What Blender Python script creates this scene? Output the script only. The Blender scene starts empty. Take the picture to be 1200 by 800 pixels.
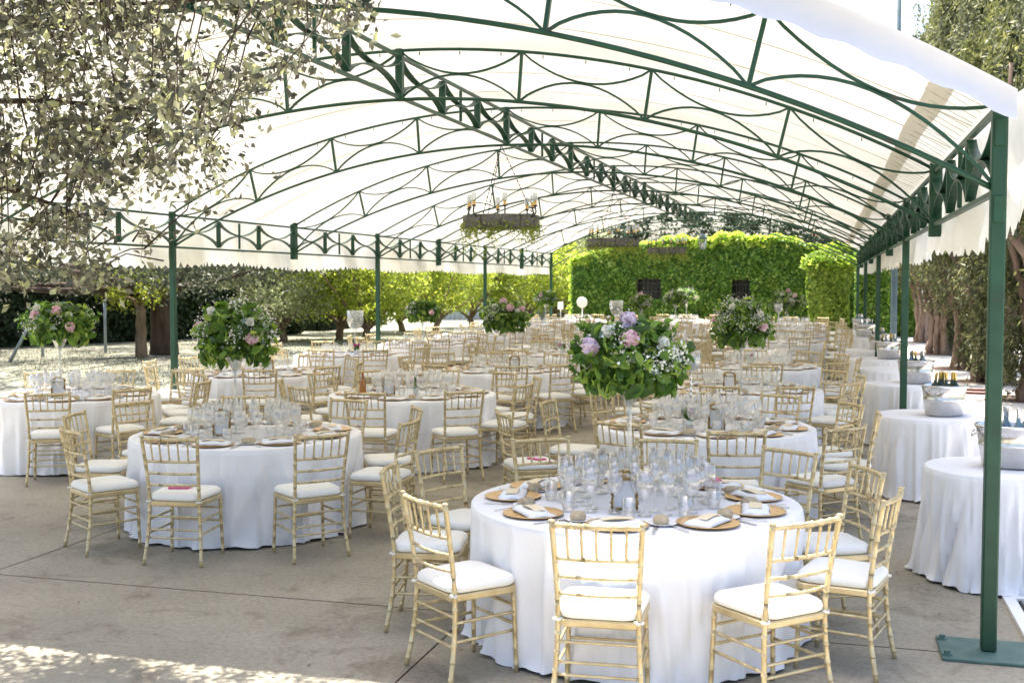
import bpy, math, random
import numpy as np
from mathutils import Vector, Matrix
S = bpy.context.scene
COL = S.collection
R = math.radians
PI = math.pi

# ------------------------------------------------------------------ helpers
class MB:
    """collects faces; build() links them as ONE mesh object"""
    def __init__(s): s.v = []; s.f = []; s.m = []; s.sm = []
    def add(s, vs, fs, mi=0, smooth=False):
        o = len(s.v); s.v += [tuple(v) for v in vs]
        for f in fs:
            s.f.append(tuple(i + o for i in f)); s.m.append(mi); s.sm.append(smooth)
        return s
    def box(s, c, d, mi=0, rz=0.0, bev=0.0):
        x, y, z = d[0]/2, d[1]/2, d[2]/2
        ca, sa = math.cos(rz), math.sin(rz)
        def T(p): return (c[0]+p[0]*ca-p[1]*sa, c[1]+p[0]*sa+p[1]*ca, c[2]+p[2])
        if bev <= 0:
            vs = [T(p) for p in [(-x,-y,-z),(x,-y,-z),(x,y,-z),(-x,y,-z),(-x,-y,z),(x,-y,z),(x,y,z),(-x,y,z)]]
            return s.add(vs, [(3,2,1,0),(4,5,6,7),(0,1,5,4),(1,2,6,5),(2,3,7,6),(3,0,4,7)], mi)
        b = bev; vs = []
        for zz, i in [(-z, b), (-z+b, 0), (z-b, 0), (z, b)]:
            for (sx, sy) in [(-1,-1),(1,-1),(1,1),(-1,1)]:
                ix, iy = x-i, y-i
                if sx*sy > 0: ps = [(sx*ix, sy*(iy-b)), (sx*(ix-b), sy*iy)]
                else: ps = [(sx*(ix-b), sy*iy), (sx*ix, sy*(iy-b))]
                vs += [T((p[0], p[1], zz)) for p in ps]
        # order corner points counterclockwise
        fs = []
        for r in range(3):
            for k in range(8):
                fs.append((r*8+k, r*8+(k+1) % 8, (r+1)*8+(k+1) % 8, (r+1)*8+k))
        fs.append(tuple(range(7, -1, -1))); fs.append(tuple(range(24, 32)))
        return s.add(vs, fs, mi)
    def tube(s, pts, rad, n=8, mi=0, cap=True, smooth=True, closed=False):
        P = [Vector(p) for p in pts]; N = len(P)
        if not hasattr(rad, '__len__'): rad = [rad]*N
        vs = []; ref = None
        for i in range(N):
            if closed: t = P[(i+1) % N]-P[i-1]
            else: t = P[min(i+1, N-1)]-P[max(i-1, 0)]
            if t.length < 1e-9: t = Vector((0,0,1))
            t.normalize()
            if ref is None:
                ref = t.orthogonal().normalized()
            ref = (ref - t*ref.dot(t))
            if ref.length < 1e-6: ref = t.orthogonal()
            ref.normalize(); b = t.cross(ref)
            for k in range(n):
                a = 2*PI*k/n
                vs.append(P[i]+(ref*math.cos(a)+b*math.sin(a))*rad[i])
        fs = []
        for i in range(N if closed else N-1):
            j = (i+1) % N
            for k in range(n):
                fs.append((i*n+k, i*n+(k+1) % n, j*n+(k+1) % n, j*n+k))
        if cap and not closed:
            fs.append(tuple(range(n-1, -1, -1))); fs.append(tuple((N-1)*n+k for k in range(n)))
        return s.add(vs, fs, mi, smooth)
    def ribbon(s, pts, side, hw, ht, mi=0):
        """flat bar: half width hw along `side`, half thickness ht across"""
        P = [Vector(p) for p in pts]; N = len(P); sd = Vector(side).normalized(); vs = []
        for i in range(N):
            t = (P[min(i+1, N-1)]-P[max(i-1, 0)]).normalized(); nn = t.cross(sd).normalized()
            for a, b in [(-1,-1),(1,-1),(1,1),(-1,1)]: vs.append(P[i]+sd*hw*a+nn*ht*b)
        fs = []
        for i in range(N-1):
            for k in range(4): fs.append((i*4+k, i*4+(k+1) % 4, i*4+4+(k+1) % 4, i*4+4+k))
        fs += [(3,2,1,0), tuple(N*4-4+k for k in range(4))]
        return s.add(vs, fs, mi)
    def lathe(s, prof, n=20, c=(0,0,0), mi=0, smooth=True, sx=1, sy=1, capb=False, capt=False):
        vs = []
        for r, z in prof:
            for k in range(n):
                a = 2*PI*k/n; vs.append((c[0]+r*math.cos(a)*sx, c[1]+r*math.sin(a)*sy, c[2]+z))
        fs = []
        for i in range(len(prof)-1):
            for k in range(n): fs.append((i*n+k, i*n+(k+1) % n, (i+1)*n+(k+1) % n, (i+1)*n+k))
        if capb: fs.append(tuple(range(n-1, -1, -1)))
        if capt: fs.append(tuple((len(prof)-1)*n+k for k in range(n)))
        return s.add(vs, fs, mi, smooth)
    def build(s, name, mats, parent=None, loc=(0,0,0), rz=0.0):
        me = bpy.data.meshes.new(name)
        me.from_pydata(s.v, [], s.f)
        if not isinstance(mats, (list, tuple)): mats = [mats]
        for m in mats: me.materials.append(m)
        me.polygons.foreach_set('material_index', s.m)
        me.polygons.foreach_set('use_smooth', s.sm)
        me.update()
        return link(name, me, parent, loc, rz)

def link(name, me, parent=None, loc=(0,0,0), rz=0.0):
    o = bpy.data.objects.new(name, me); COL.objects.link(o)
    o.location = loc; o.rotation_euler = (0, 0, rz)
    if parent: o.parent = parent
    return o
def tag(o, label, cat, group=None, kind=None):
    o['label'] = label; o['category'] = cat
    if group: o['group'] = group
    if kind: o['kind'] = kind
    return o
def thing(name, label, cat, loc=(0,0,0), rz=0.0, group=None):
    return tag(link(name, None, None, loc, rz), label, cat, group)
def struct(o): o['kind'] = 'structure'; return o
KIDS = {}
def copy_tree(o, loc=None, rz=None, label=None, parent=None):
    c = o.copy(); COL.objects.link(c)
    if parent: c.parent = parent
    if loc is not None: c.location = loc
    if rz is not None: c.rotation_euler = (0, 0, rz)
    if label: c['label'] = label
    for ch in o.children: copy_tree(ch, parent=c)
    return c

# ------------------------------------------------------------------ materials
def mat(name, col=(.5,.5,.5), rough=.6, metal=0.0, spec=.5):
    m = bpy.data.materials.new(name); m.use_nodes = True
    b = m.node_tree.nodes['Principled BSDF']
    b.inputs['Base Color'].default_value = (*col, 1); b.inputs['Roughness'].default_value = rough
    b.inputs['Metallic'].default_value = metal; b.inputs['Specular IOR Level'].default_value = spec
    return m
def nodes(m): return m.node_tree.nodes, m.node_tree.links, m.node_tree.nodes['Principled BSDF']
def ramp(N, stops):
    r = N.new('ShaderNodeValToRGB'); e = r.color_ramp.elements
    while len(e) < len(stops): e.new(.5)
    for k, (p, c) in enumerate(stops): e[k].position = p; e[k].color = (*c, 1)
    return r
def noisy(name, stops, scale=8, rough=.6, metal=0.0, bump=.0, bscale=60, detail=5, spec=.4, stretch=None):
    m = mat(name, (.5,.5,.5), rough, metal, spec); N, L, b = nodes(m)
    tc = N.new('ShaderNodeTexCoord'); mp = N.new('ShaderNodeMapping')
    if stretch: mp.inputs['Scale'].default_value = stretch
    L.new(tc.outputs['Object'], mp.inputs[0])
    n = N.new('ShaderNodeTexNoise'); n.inputs['Scale'].default_value = scale; n.inputs['Detail'].default_value = detail
    L.new(mp.outputs[0], n.inputs[0])
    r = ramp(N, stops); L.new(n.outputs[0], r.inputs[0]); L.new(r.outputs[0], b.inputs['Base Color'])
    if bump:
        n2 = N.new('ShaderNodeTexNoise'); n2.inputs['Scale'].default_value = bscale; n2.inputs['Detail'].default_value = 4
        L.new(mp.outputs[0], n2.inputs[0])
        bp = N.new('ShaderNodeBump'); bp.inputs['Strength'].default_value = bump; bp.inputs['Distance'].default_value = .01
        L.new(n2.outputs[0], bp.inputs['Height']); L.new(bp.outputs[0], b.inputs['Normal'])
    return m
def leafmat(name, stops, trans=.4, rough=.5, gain=(1,1,1)):
    """every leaf its own tint (random per island), part of the light passes through"""
    m = mat(name, (.1,.2,.05), rough, 0, .35); N, L, b = nodes(m)
    g = N.new('ShaderNodeNewGeometry'); r = ramp(N, stops)
    L.new(g.outputs['Random Per Island'], r.inputs[0]); L.new(r.outputs[0], b.inputs['Base Color'])
    t = N.new('ShaderNodeBsdfTranslucent'); mx = N.new('ShaderNodeMixShader'); mx.inputs[0].default_value = trans
    ml = N.new('ShaderNodeMix'); ml.data_type = 'RGBA'; ml.blend_type = 'MULTIPLY'; ml.inputs[0].default_value = 1; ml.inputs[7].default_value = (*gain, 1)
    L.new(r.outputs[0], ml.inputs[6]); L.new(ml.outputs[2], t.inputs[0]); L.new(b.outputs[0], mx.inputs[1]); L.new(t.outputs[0], mx.inputs[2])
    L.new(mx.outputs[0], N['Material Output'].inputs[0])
    return m
def clothmat(name, col, trans, dirt=None, scale=1.2, bump=.15, bscale=4):
    m = mat(name, col, .85, 0, .15); N, L, b = nodes(m)
    src = None
    tc = N.new('ShaderNodeTexCoord')
    if dirt:
        n = N.new('ShaderNodeTexNoise'); n.inputs['Scale'].default_value = scale; n.inputs['Detail'].default_value = 6
        L.new(tc.outputs['Object'], n.inputs[0])
        r = ramp(N, [(.35, dirt), (.6, col)]); L.new(n.outputs[0], r.inputs[0]); src = r.outputs[0]
        L.new(src, b.inputs['Base Color'])
    if bump:
        n2 = N.new('ShaderNodeTexNoise'); n2.inputs['Scale'].default_value = bscale; n2.inputs['Detail'].default_value = 3
        L.new(tc.outputs['Object'], n2.inputs[0])
        bp = N.new('ShaderNodeBump'); bp.inputs['Strength'].default_value = bump; bp.inputs['Distance'].default_value = .05
        L.new(n2.outputs[0], bp.inputs['Height']); L.new(bp.outputs[0], b.inputs['Normal'])
    if trans:
        t = N.new('ShaderNodeBsdfTranslucent'); t.inputs[0].default_value = (*col, 1)
        if src: L.new(src, t.inputs[0])
        mx = N.new('ShaderNodeMixShader'); mx.inputs[0].default_value = trans
        L.new(b.outputs[0], mx.inputs[1]); L.new(t.outputs[0], mx.inputs[2]); L.new(mx.outputs[0], N['Material Output'].inputs[0])
    return m
def glassmat(name, tint=(.985,.985,.98), gl=.95, glare=.06):
    m = bpy.data.materials.new(name); m.use_nodes = True; N = m.node_tree.nodes; L = m.node_tree.links
    for n in list(N):
        if n.type != 'OUTPUT_MATERIAL': N.remove(n)
    t = N.new('ShaderNodeBsdfTransparent'); t.inputs[0].default_value = (*tint, 1)
    g = N.new('ShaderNodeBsdfGlossy'); g.inputs['Roughness'].default_value = .03; g.inputs[0].default_value = (gl, gl, gl, 1)
    lw = N.new('ShaderNodeLayerWeight'); lw.inputs[0].default_value = .5
    pw = N.new('ShaderNodeMath'); pw.operation = 'POWER'; pw.inputs[1].default_value = 2.2; L.new(lw.outputs['Facing'], pw.inputs[0])
    f = N.new('ShaderNodeMath'); f.operation = 'MULTIPLY_ADD'; f.inputs[1].default_value = .85; f.inputs[2].default_value = .13; L.new(pw.outputs[0], f.inputs[0])
    mx = N.new('ShaderNodeMixShader'); L.new(f.outputs[0], mx.inputs[0]); L.new(t.outputs[0], mx.inputs[1]); L.new(g.outputs[0], mx.inputs[2])
    d = N.new('ShaderNodeBsdfTranslucent'); d.inputs[0].default_value = (.92,.92,.90,1); m2 = N.new('ShaderNodeMixShader'); m2.inputs[0].default_value = glare  # white veil mixed in: glare put into the glass colour
    L.new(mx.outputs[0], m2.inputs[1]); L.new(d.outputs[0], m2.inputs[2]); L.new(m2.outputs[0], N['Material Output'].inputs[0])
    return m

M = {}
M['gold'] = noisy('gold_paint', [(.25, (.46,.355,.185)), (.5, (.59,.475,.27)), (.75, (.70,.60,.38))], 9, .32, .45, .05, 90)
M['cushion'] = clothmat('cushion_cloth', (.84,.82,.76), 0, None, 1, .08, 30)
M['cloth'] = clothmat('table_linen', (.84,.83,.835), 0, None, 1, .5, 3.2)
M['napkin'] = clothmat('napkin_linen', (.82,.82,.82), 0, None, 1, .1, 30)
M['roof'] = clothmat('roof_fabric', (.86,.855,.83), .15, (.72,.70,.63), .45, .45, 1.6)
M['valance'] = clothmat('valance_fabric', (.84,.83,.78), .40, (.72,.69,.58), 1.1, .25, 3)
M['fascia'] = clothmat('shaded_fascia_fabric', (.66,.66,.69), .04, (.58,.58,.61), .8, .2, 2.5)  # shade on the front flap is put into this greyer cloth colour
M['band'] = clothmat('roof_band_fabric', (.78,.74,.65), .28, None, 1, .1, 2)
M['green'] = noisy('green_painted_steel', [(.26, (.035,.040,.028)), (.33, (.010,.050,.027)), (.75, (.018,.075,.040))], 7, .42, 0, .12, 90, 9)
M['plate_green'] = noisy('worn_green_steel', [(.3, (.06,.12,.10)), (.7, (.10,.17,.145))], 9, .6, 0, .1, 60)
M['glass'] = glassmat('clear_glass')
M['crystal'] = glassmat('thick_clear_glass', (.90,.92,.93), 1.0)
M['steel'] = noisy('polished_steel', [(.3, (.58,.57,.55)), (.7, (.72,.71,.69))], 14, .22, 1.0)
M['silver'] = mat('silver', (.72,.72,.72), .2, 1.0)
M['charger'] = noisy('gold_charger', [(.3, (.60,.36,.13)), (.7, (.72,.46,.20))], 30, .32, .5)
M['china'] = mat('white_china', (.83,.83,.83), .2)
M['bread'] = noisy('bread_crust', [(.3, (.36,.27,.16)), (.7, (.55,.46,.32))], 35, .8, 0, .2, 80)
M['card'] = mat('cream_card', (.78,.66,.46), .7)
M['pink'] = mat('magenta_card', (.62,.07,.24), .5)
M['antique'] = noisy('antique_gilt', [(.35, (.16,.10,.04)), (.65, (.52,.36,.14))], 45, .4, .6, .4, 70)
M['paper'] = mat('white_paper', (.82,.83,.86), .5)
M['bark'] = noisy('bark', [(.3, (.10,.07,.045)), (.7, (.26,.20,.14))], 7, .9, 0, .6, 14, 8, .2, (1,1,.25))
M['bark_dark'] = noisy('dark_bark', [(.3, (.035,.026,.02)), (.7, (.10,.075,.055))], 7, .9, 0, .6, 14, 8, .2, (1,1,.25))
M['bark_red'] = noisy('cypress_bark', [(.3, (.13,.085,.06)), (.7, (.32,.235,.18))], 9, .9, 0, .7, 18, 8, .2, (1,1,.12))
M['lf_near'] = leafmat('near_tree_leaf', [(0, (.06,.06,.048)), (.4, (.14,.14,.11)), (.75, (.28,.28,.21)), (1, (.46,.48,.26))], .48, .4, (1.35,1.35,1.1))
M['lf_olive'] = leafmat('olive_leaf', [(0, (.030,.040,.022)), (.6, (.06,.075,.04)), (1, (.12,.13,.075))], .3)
M['lf_silver'] = leafmat('silver_leaf', [(0, (.15,.18,.11)), (.6, (.25,.28,.18)), (1, (.38,.40,.29))], .55, .5, (1.7,1.7,1.3))
M['lf_orange'] = leafmat('citrus_leaf', [(0, (.11,.16,.03)), (.5, (.20,.27,.045)), (1, (.36,.40,.10))], .62, .45, (1.9,1.75,1.1))
M['lf_ivy'] = leafmat('ivy_leaf', [(0, (.045,.11,.025)), (.35, (.13,.26,.04)), (.75, (.26,.42,.07)), (1, (.50,.60,.18))], .55, .5, (1.4,1.4,1.1))
M['lf_ivytop'] = leafmat('sunlit_ivy_leaf', [(0, (.26,.40,.045)), (.5, (.42,.56,.09)), (1, (.58,.64,.20))], .5, .5, (1.6,1.5,1.1))  # sunlight on the wall's top edge put into a lighter leaf colour
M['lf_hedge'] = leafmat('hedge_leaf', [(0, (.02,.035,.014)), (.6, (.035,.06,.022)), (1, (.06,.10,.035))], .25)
M['lf_hedge2'] = leafmat('box_hedge_leaf', [(0, (.035,.075,.018)), (.6, (.06,.13,.025)), (1, (.12,.20,.04))], .35)
M['lf_topi'] = leafmat('topiary_leaf', [(0, (.09,.16,.02)), (.5, (.20,.31,.04)), (1, (.38,.46,.10))], .5, .5, (1.5,1.5,1.0))
M['lf_cyp'] = leafmat('cypress_frond', [(0, (.05,.06,.028)), (.6, (.12,.135,.06)), (1, (.28,.28,.14))], .35, .5, (1.4,1.4,1.0))
M['lf_flower'] = leafmat('bouquet_leaf', [(0, (.035,.085,.02)), (.45, (.09,.18,.035)), (.8, (.18,.30,.05)), (1, (.36,.47,.10))], .45, .4, (1.5,1.5,1.0))
M['lf_euc'] = leafmat('eucalyptus_leaf', [(0, (.15,.24,.20)), (1, (.30,.40,.36))], .3)
M['lf_fern'] = leafmat('fern_frond', [(0, (.16,.24,.03)), (.5, (.27,.36,.05)), (1, (.42,.46,.10))], .5)
M['gyp'] = leafmat('baby_breath_white', [(0, (.72,.74,.66)), (1, (.85,.85,.82))], .3)
M['peony'] = leafmat('peony_petal', [(0, (.76,.46,.55)), (.5, (.83,.62,.67)), (1, (.86,.75,.77))], .3)
M['peony_lilac'] = leafmat('lilac_petal', [(0, (.68,.54,.68)), (.5, (.78,.67,.78)), (1, (.84,.76,.83))], .3)
M['magenta'] = leafmat('magenta_petal', [(0, (.42,.03,.20)), (1, (.65,.10,.38))], .3)
M['core'] = mat('foliage_shade_core', (.018,.026,.012), .95, 0, .1)  # near-black: shade inside the foliage put into the colour
M['red_wood'] = noisy('dark_red_wood', [(.3, (.10,.025,.018)), (.7, (.17,.05,.035))], 12, .4, 0, .05, 60, stretch=(1,1,.3))
M['greywood'] = noisy('grey_weathered_wood', [(.3, (.06,.06,.058)), (.7, (.17,.168,.16))], 16, .8, 0, .3, 40)
M['brass'] = mat('brass', (.65,.42,.14), .35, .9)
M['iron'] = mat('black_iron', (.03,.03,.03), .5, .4)
M['bottle'] = mat('green_bottle_glass', (.012,.03,.012), .08, 0, .6)
M['foil'] = mat('gold_foil', (.62,.45,.14), .3, .8)
M['water'] = mat('blue_bottle_glass', (.16,.26,.32), .08, 0, .7)
M['amber'] = mat('amber_glass', (.30,.11,.015), .1, 0, .6)
M['white'] = mat('white_paint', (.80,.80,.78), .5)
M['bluegrey'] = noisy('blue_grey_steel', [(.3, (.05,.085,.10)), (.7, (.08,.12,.14))], 5, .5)
M['galv'] = noisy('galvanised_pipe', [(.3, (.22,.27,.30)), (.7, (.35,.40,.42))], 8, .5, .3)
M['shade'] = clothmat('lamp_fabric', (.82,.80,.74), .3, None, 1, 0)

# ------------------------------------------------------------------ leaf clouds
rng = np.random.default_rng(7)
def leaf_arrays(P, size, D=None, aspect=.5, fold=.25, jit=.35, droop=0.0, fine=False):
    """P Nx3 positions; D Nx3 preferred leaf NORMALS (or None: random)."""
    n = len(P)
    nm = rng.normal(size=(n,3))
    if D is not None: nm = D*1.0 + nm*.55
    nm /= np.linalg.norm(nm, axis=1, keepdims=True)+1e-9
    ax = rng.normal(size=(n,3)); ax[:,2] -= droop
    ax -= nm*(ax*nm).sum(1, keepdims=True); ax /= np.linalg.norm(ax, axis=1, keepdims=True)+1e-9
    sd = np.cross(nm, ax)
    L = size*(1+jit*(rng.random((n,1))*2-1)); W = L*aspect*.5
    base = P-ax*L*.5; tip = P+ax*L*.5
    l = P-ax*L*.05+sd*W+nm*W*fold; r = P-ax*L*.05-sd*W+nm*W*fold
    if fine:
        cup = nm*W*.35
        pts = [base, P-ax*L*.26+sd*W*.80+cup, P+ax*L*.08+sd*W*.95+cup, P+ax*L*.34+sd*W*.50+cup*.4, tip-nm*W*.5, P+ax*L*.34-sd*W*.50+cup*.4, P+ax*L*.08-sd*W*.95+cup, P-ax*L*.26-sd*W*.80+cup, P+ax*L*.05-nm*W*.05]
        V = np.stack(pts, 1).reshape(-1,3); i = np.arange(n)[:,None]*9
        F = np.concatenate([i+np.array([[8,(k+1) % 8,k]]) for k in range(8)], 1).reshape(-1,3)
        return V, F
    V = np.stack([base, l, tip, r], 1).reshape(-1,3)
    i = np.arange(n)[:,None]*4
    F = np.concatenate([i+np.array([[0,2,1]]), i+np.array([[0,3,2]])], 1).reshape(-1,3)
    return V, F
def mesh_from(name, parts, mats):
    """parts: list of (V, F, matindex) triangle arrays"""
    V = np.concatenate([p[0] for p in parts]).astype(np.float32)
    off = 0; Fs = []; Ms = []
    for v, f, mi in parts:
        Fs.append(f+off); off += len(v); Ms.append(np.full(len(f), mi, np.int32))
    F = np.concatenate(Fs).astype(np.int32); Mi = np.concatenate(Ms)
    me = bpy.data.meshes.new(name)
    me.vertices.add(len(V)); me.vertices.foreach_set('co', V.ravel())
    me.loops.add(F.size); me.loops.foreach_set('vertex_index', F.ravel())
    me.polygons.add(len(F)); me.polygons.foreach_set('loop_start', np.arange(0, F.size, 3, dtype=np.int32))
    try: me.polygons.foreach_set('loop_total', np.full(len(F), 3, np.int32))
    except Exception: pass
    for m in (mats if isinstance(mats, (list, tuple)) else [mats]): me.materials.append(m)
    me.polygons.foreach_set('material_index', Mi)
    me.update(); me.validate()
    return me
def ball(n, c, r, shell=.45):
    d = rng.normal(size=(n,3)); d /= np.linalg.norm(d, axis=1, keepdims=True)
    u = rng.random((n,1)); q = (shell**3+(1-shell**3)*u)**(1/3)
    return np.array(c)+d*q*np.array(r), d
def clumps(n_cl, per, c, r, cr, shell=.6, flat=.75, zmin=None):
    """clumped crown: clump centres through an ellipsoid shell, leaves around each"""
    C, _ = ball(n_cl, c, r, shell)
    if zmin is not None: C = C[C[:,2] > zmin]
    P = []
    for q in C:
        k = int(per*(.5+rng.random())); s = cr*(.6+.8*rng.random())
        p, _ = ball(k, q, (s, s, s*flat), .1); P.append(p)
    return np.concatenate(P), C

# ------------------------------------------------------------------ camera
cam = bpy.data.cameras.new('camera'); co = bpy.data.objects.new('camera', cam); COL.objects.link(co)
co.location = (0, 0, 2.0); co.rotation_euler = (R(90-3.0), 0, R(15.571))
cam.sensor_width = 36; cam.lens = 1330.08/1200*36; cam.clip_end = 3000; cam.clip_start = .05
cam.dof.use_dof = True; cam.dof.focus_distance = 7.6; cam.dof.aperture_fstop = 4.5
S.camera = co
CY, SY, CP, SP = math.cos(R(15.571)), math.sin(R(15.571)), math.cos(R(3)), math.sin(R(3))
def screen_x(x, y):                      # left-to-right order as seen from the aisle, for wording the labels
    return (x*CY+y*SY)/(-x*SY+y*CY)

# ------------------------------------------------------------------ light
W = bpy.data.worlds.new('World'); S.world = W; W.use_nodes = True
N = W.node_tree.nodes; L = W.node_tree.links
sky = N.new('ShaderNodeTexSky'); sky.sky_type = 'NISHITA'; sky.sun_disc = False
EL, AZ = R(71), R(-40)
sky.sun_elevation = EL; sky.sun_rotation = AZ; sky.air_density = 1.0; sky.dust_density = 4.5; sky.altitude = 100
L.new(sky.outputs[0], N['Background'].inputs[0]); N['Background'].inputs[1].default_value = .15
sl = bpy.data.lights.new('sun', 'SUN'); sl.energy = 5.0; sl.angle = R(.55); sl.color = (1, .94, .84)
so = bpy.data.objects.new('sun', sl); COL.objects.link(so)
sv = Vector((math.sin(AZ)*math.cos(EL), math.cos(AZ)*math.cos(EL), math.sin(EL)))
so.rotation_euler = sv.to_track_quat('Z', 'Y').to_euler(); so.location = sv*60
S.view_settings.view_transform = 'Standard'; S.view_settings.look = 'None'
S.view_settings.exposure = 1.68; S.view_settings.gamma = 1; S.view_settings.use_curve_mapping = False
try:
    S.cycles.use_denoising = True
    S.cycles.max_bounces = 10; S.cycles.diffuse_bounces = 5; S.cycles.transparent_max_bounces = 24
    S.cycles.caustics_reflective = False; S.cycles.caustics_refractive = False; S.cycles.sample_clamp_indirect = 8
except Exception: pass

# ------------------------------------------------------------------ ground
def concrete():
    m = mat('concrete', (.3,.27,.22), .8, 0, .3); N, L, b = nodes(m)
    tc = N.new('ShaderNodeTexCoord')
    n1 = N.new('ShaderNodeTexNoise'); n1.inputs['Scale'].default_value = .55; n1.inputs['Detail'].default_value = 8; n1.inputs['Roughness'].default_value = .65
    n2 = N.new('ShaderNodeTexNoise'); n2.inputs['Scale'].default_value = 30; n2.inputs['Detail'].default_value = 8; n2.inputs['Roughness'].default_value = .75
    n3 = N.new('ShaderNodeTexVoronoi'); n3.inputs['Scale'].default_value = 5.5
    for n in (n1, n2, n3): L.new(tc.outputs['Object'], n.inputs[0])
    r1 = ramp(N, [(.3, (.265,.238,.186)), (.5, (.35,.312,.24)), (.7, (.43,.385,.30))]); L.new(n1.outputs[0], r1.inputs[0])
    r2 = ramp(N, [(.28, (.50,.50,.52)), (.48, (.92,.92,.92)), (.72, (1.22,1.22,1.2))]); L.new(n2.outputs[0], r2.inputs[0])
    mx = N.new('ShaderNodeMix'); mx.data_type = 'RGBA'; mx.blend_type = 'MULTIPLY'; mx.inputs[0].default_value = .8
    L.new(r1.outputs[0], mx.inputs[6]); L.new(r2.outputs[0], mx.inputs[7])
    r3 = ramp(N, [(.018, (.35,.32,.28)), (.04, (1,1,1))]); L.new(n3.outputs[0], r3.inputs[0])
    mx2 = N.new('ShaderNodeMix'); mx2.data_type = 'RGBA'; mx2.blend_type = 'MULTIPLY'; mx2.inputs[0].default_value = .7
    L.new(mx.outputs[2], mx2.inputs[6]); L.new(r3.outputs[0], mx2.inputs[7])
    n4 = N.new('ShaderNodeTexNoise'); n4.inputs['Scale'].default_value = 1.7; n4.inputs['Detail'].default_value = 9; n4.inputs['Roughness'].default_value = .7; n4.inputs['Distortion'].default_value = .6
    L.new(tc.outputs['Object'], n4.inputs[0]); r4 = ramp(N, [(.36, (.66,.63,.60)), (.46, (1,1,1)), (.62, (1,1,1)), (.70, (1.12,1.10,1.06))]); L.new(n4.outputs[0], r4.inputs[0])
    mx3 = N.new('ShaderNodeMix'); mx3.data_type = 'RGBA'; mx3.blend_type = 'MULTIPLY'; mx3.inputs[0].default_value = .85
    L.new(mx2.outputs[2], mx3.inputs[6]); L.new(r4.outputs[0], mx3.inputs[7])
    L.new(mx3.outputs[2], b.inputs['Base Color'])
    bp = N.new('ShaderNodeBump'); bp.inputs['Strength'].default_value = .35; bp.inputs['Distance'].default_value = .01
    L.new(n2.outputs[0], bp.inputs['Height']); L.new(bp.outputs[0], b.inputs['Normal'])
    return m
M['concrete'] = concrete()
M['joint'] = noisy('joint_dirt', [(.3, (.09,.075,.055)), (.7, (.20,.17,.13))], 18, .95)
M['lawn'] = noisy('dry_lawn', [(.3, (.12,.125,.085)), (.5, (.20,.20,.15)), (.7, (.33,.31,.25))], 3.0, .95, 0, .5, 25, 8)
M['pave'] = noisy('pale_paving', [(.3, (.42,.40,.37)), (.7, (.56,.54,.50))], 2.2, .8, 0, .2, 30, 7)
M['soil'] = noisy('tree_pit_soil', [(.3, (.06,.04,.03)), (.7, (.14,.095,.07))], 9, .95, 0, .6, 30, 7)
def sheet(name, x0, x1, y0, y1, z, m, nx=1, ny=1):
    b = MB(); vs = []; fs = []
    for j in range(ny+1):
        for i in range(nx+1): vs.append((x0+(x1-x0)*i/nx, y0+(y1-y0)*j/ny, z))
    for j in range(ny):
        for i in range(nx):
            a = j*(nx+1)+i; fs.append((a, a+1, a+nx+2, a+nx+1))
    b.add(vs, fs); return struct(b.build(name, m))
sheet('ground', -900, 900, -300, 1500, -.012, M['lawn'])
# concrete pad cut into slabs with real sunken joints
gx = [-9.6, -9.0, -5.54, -2.06, 1.42]; gy = [-4, -.6, 2.95, 6.46, 9.95, 13.5, 17, 20.6, 24.1, 27.6, 31.1, 34.6, 38.1, 43.6]
sheet('floor_joints', -9.62, 1.44, -4.02, 43.62, -.006, M['joint'])
cb = MB()
for i in range(len(gx)-1):
    for j in range(len(gy)-1):
        g = .006
        cb.add([(gx[i]+g, gy[j]+g, 0), (gx[i+1]-g, gy[j]+g, 0), (gx[i+1]-g, gy[j+1]-g, 0), (gx[i]+g, gy[j+1]-g, 0)], [(0,1,2,3)])
struct(cb.build('concrete_floor', M['concrete']))
pb = MB()
for i in range(4):
    for j in range(70):
        x0, y0 = 1.46+i*1.2, -4+j*1.2
        pb.box((x0+.596, y0+.596, -.052), (1.186, 1.186, .1), 0)
struct(pb.build('pavement', M['pave']))

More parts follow.
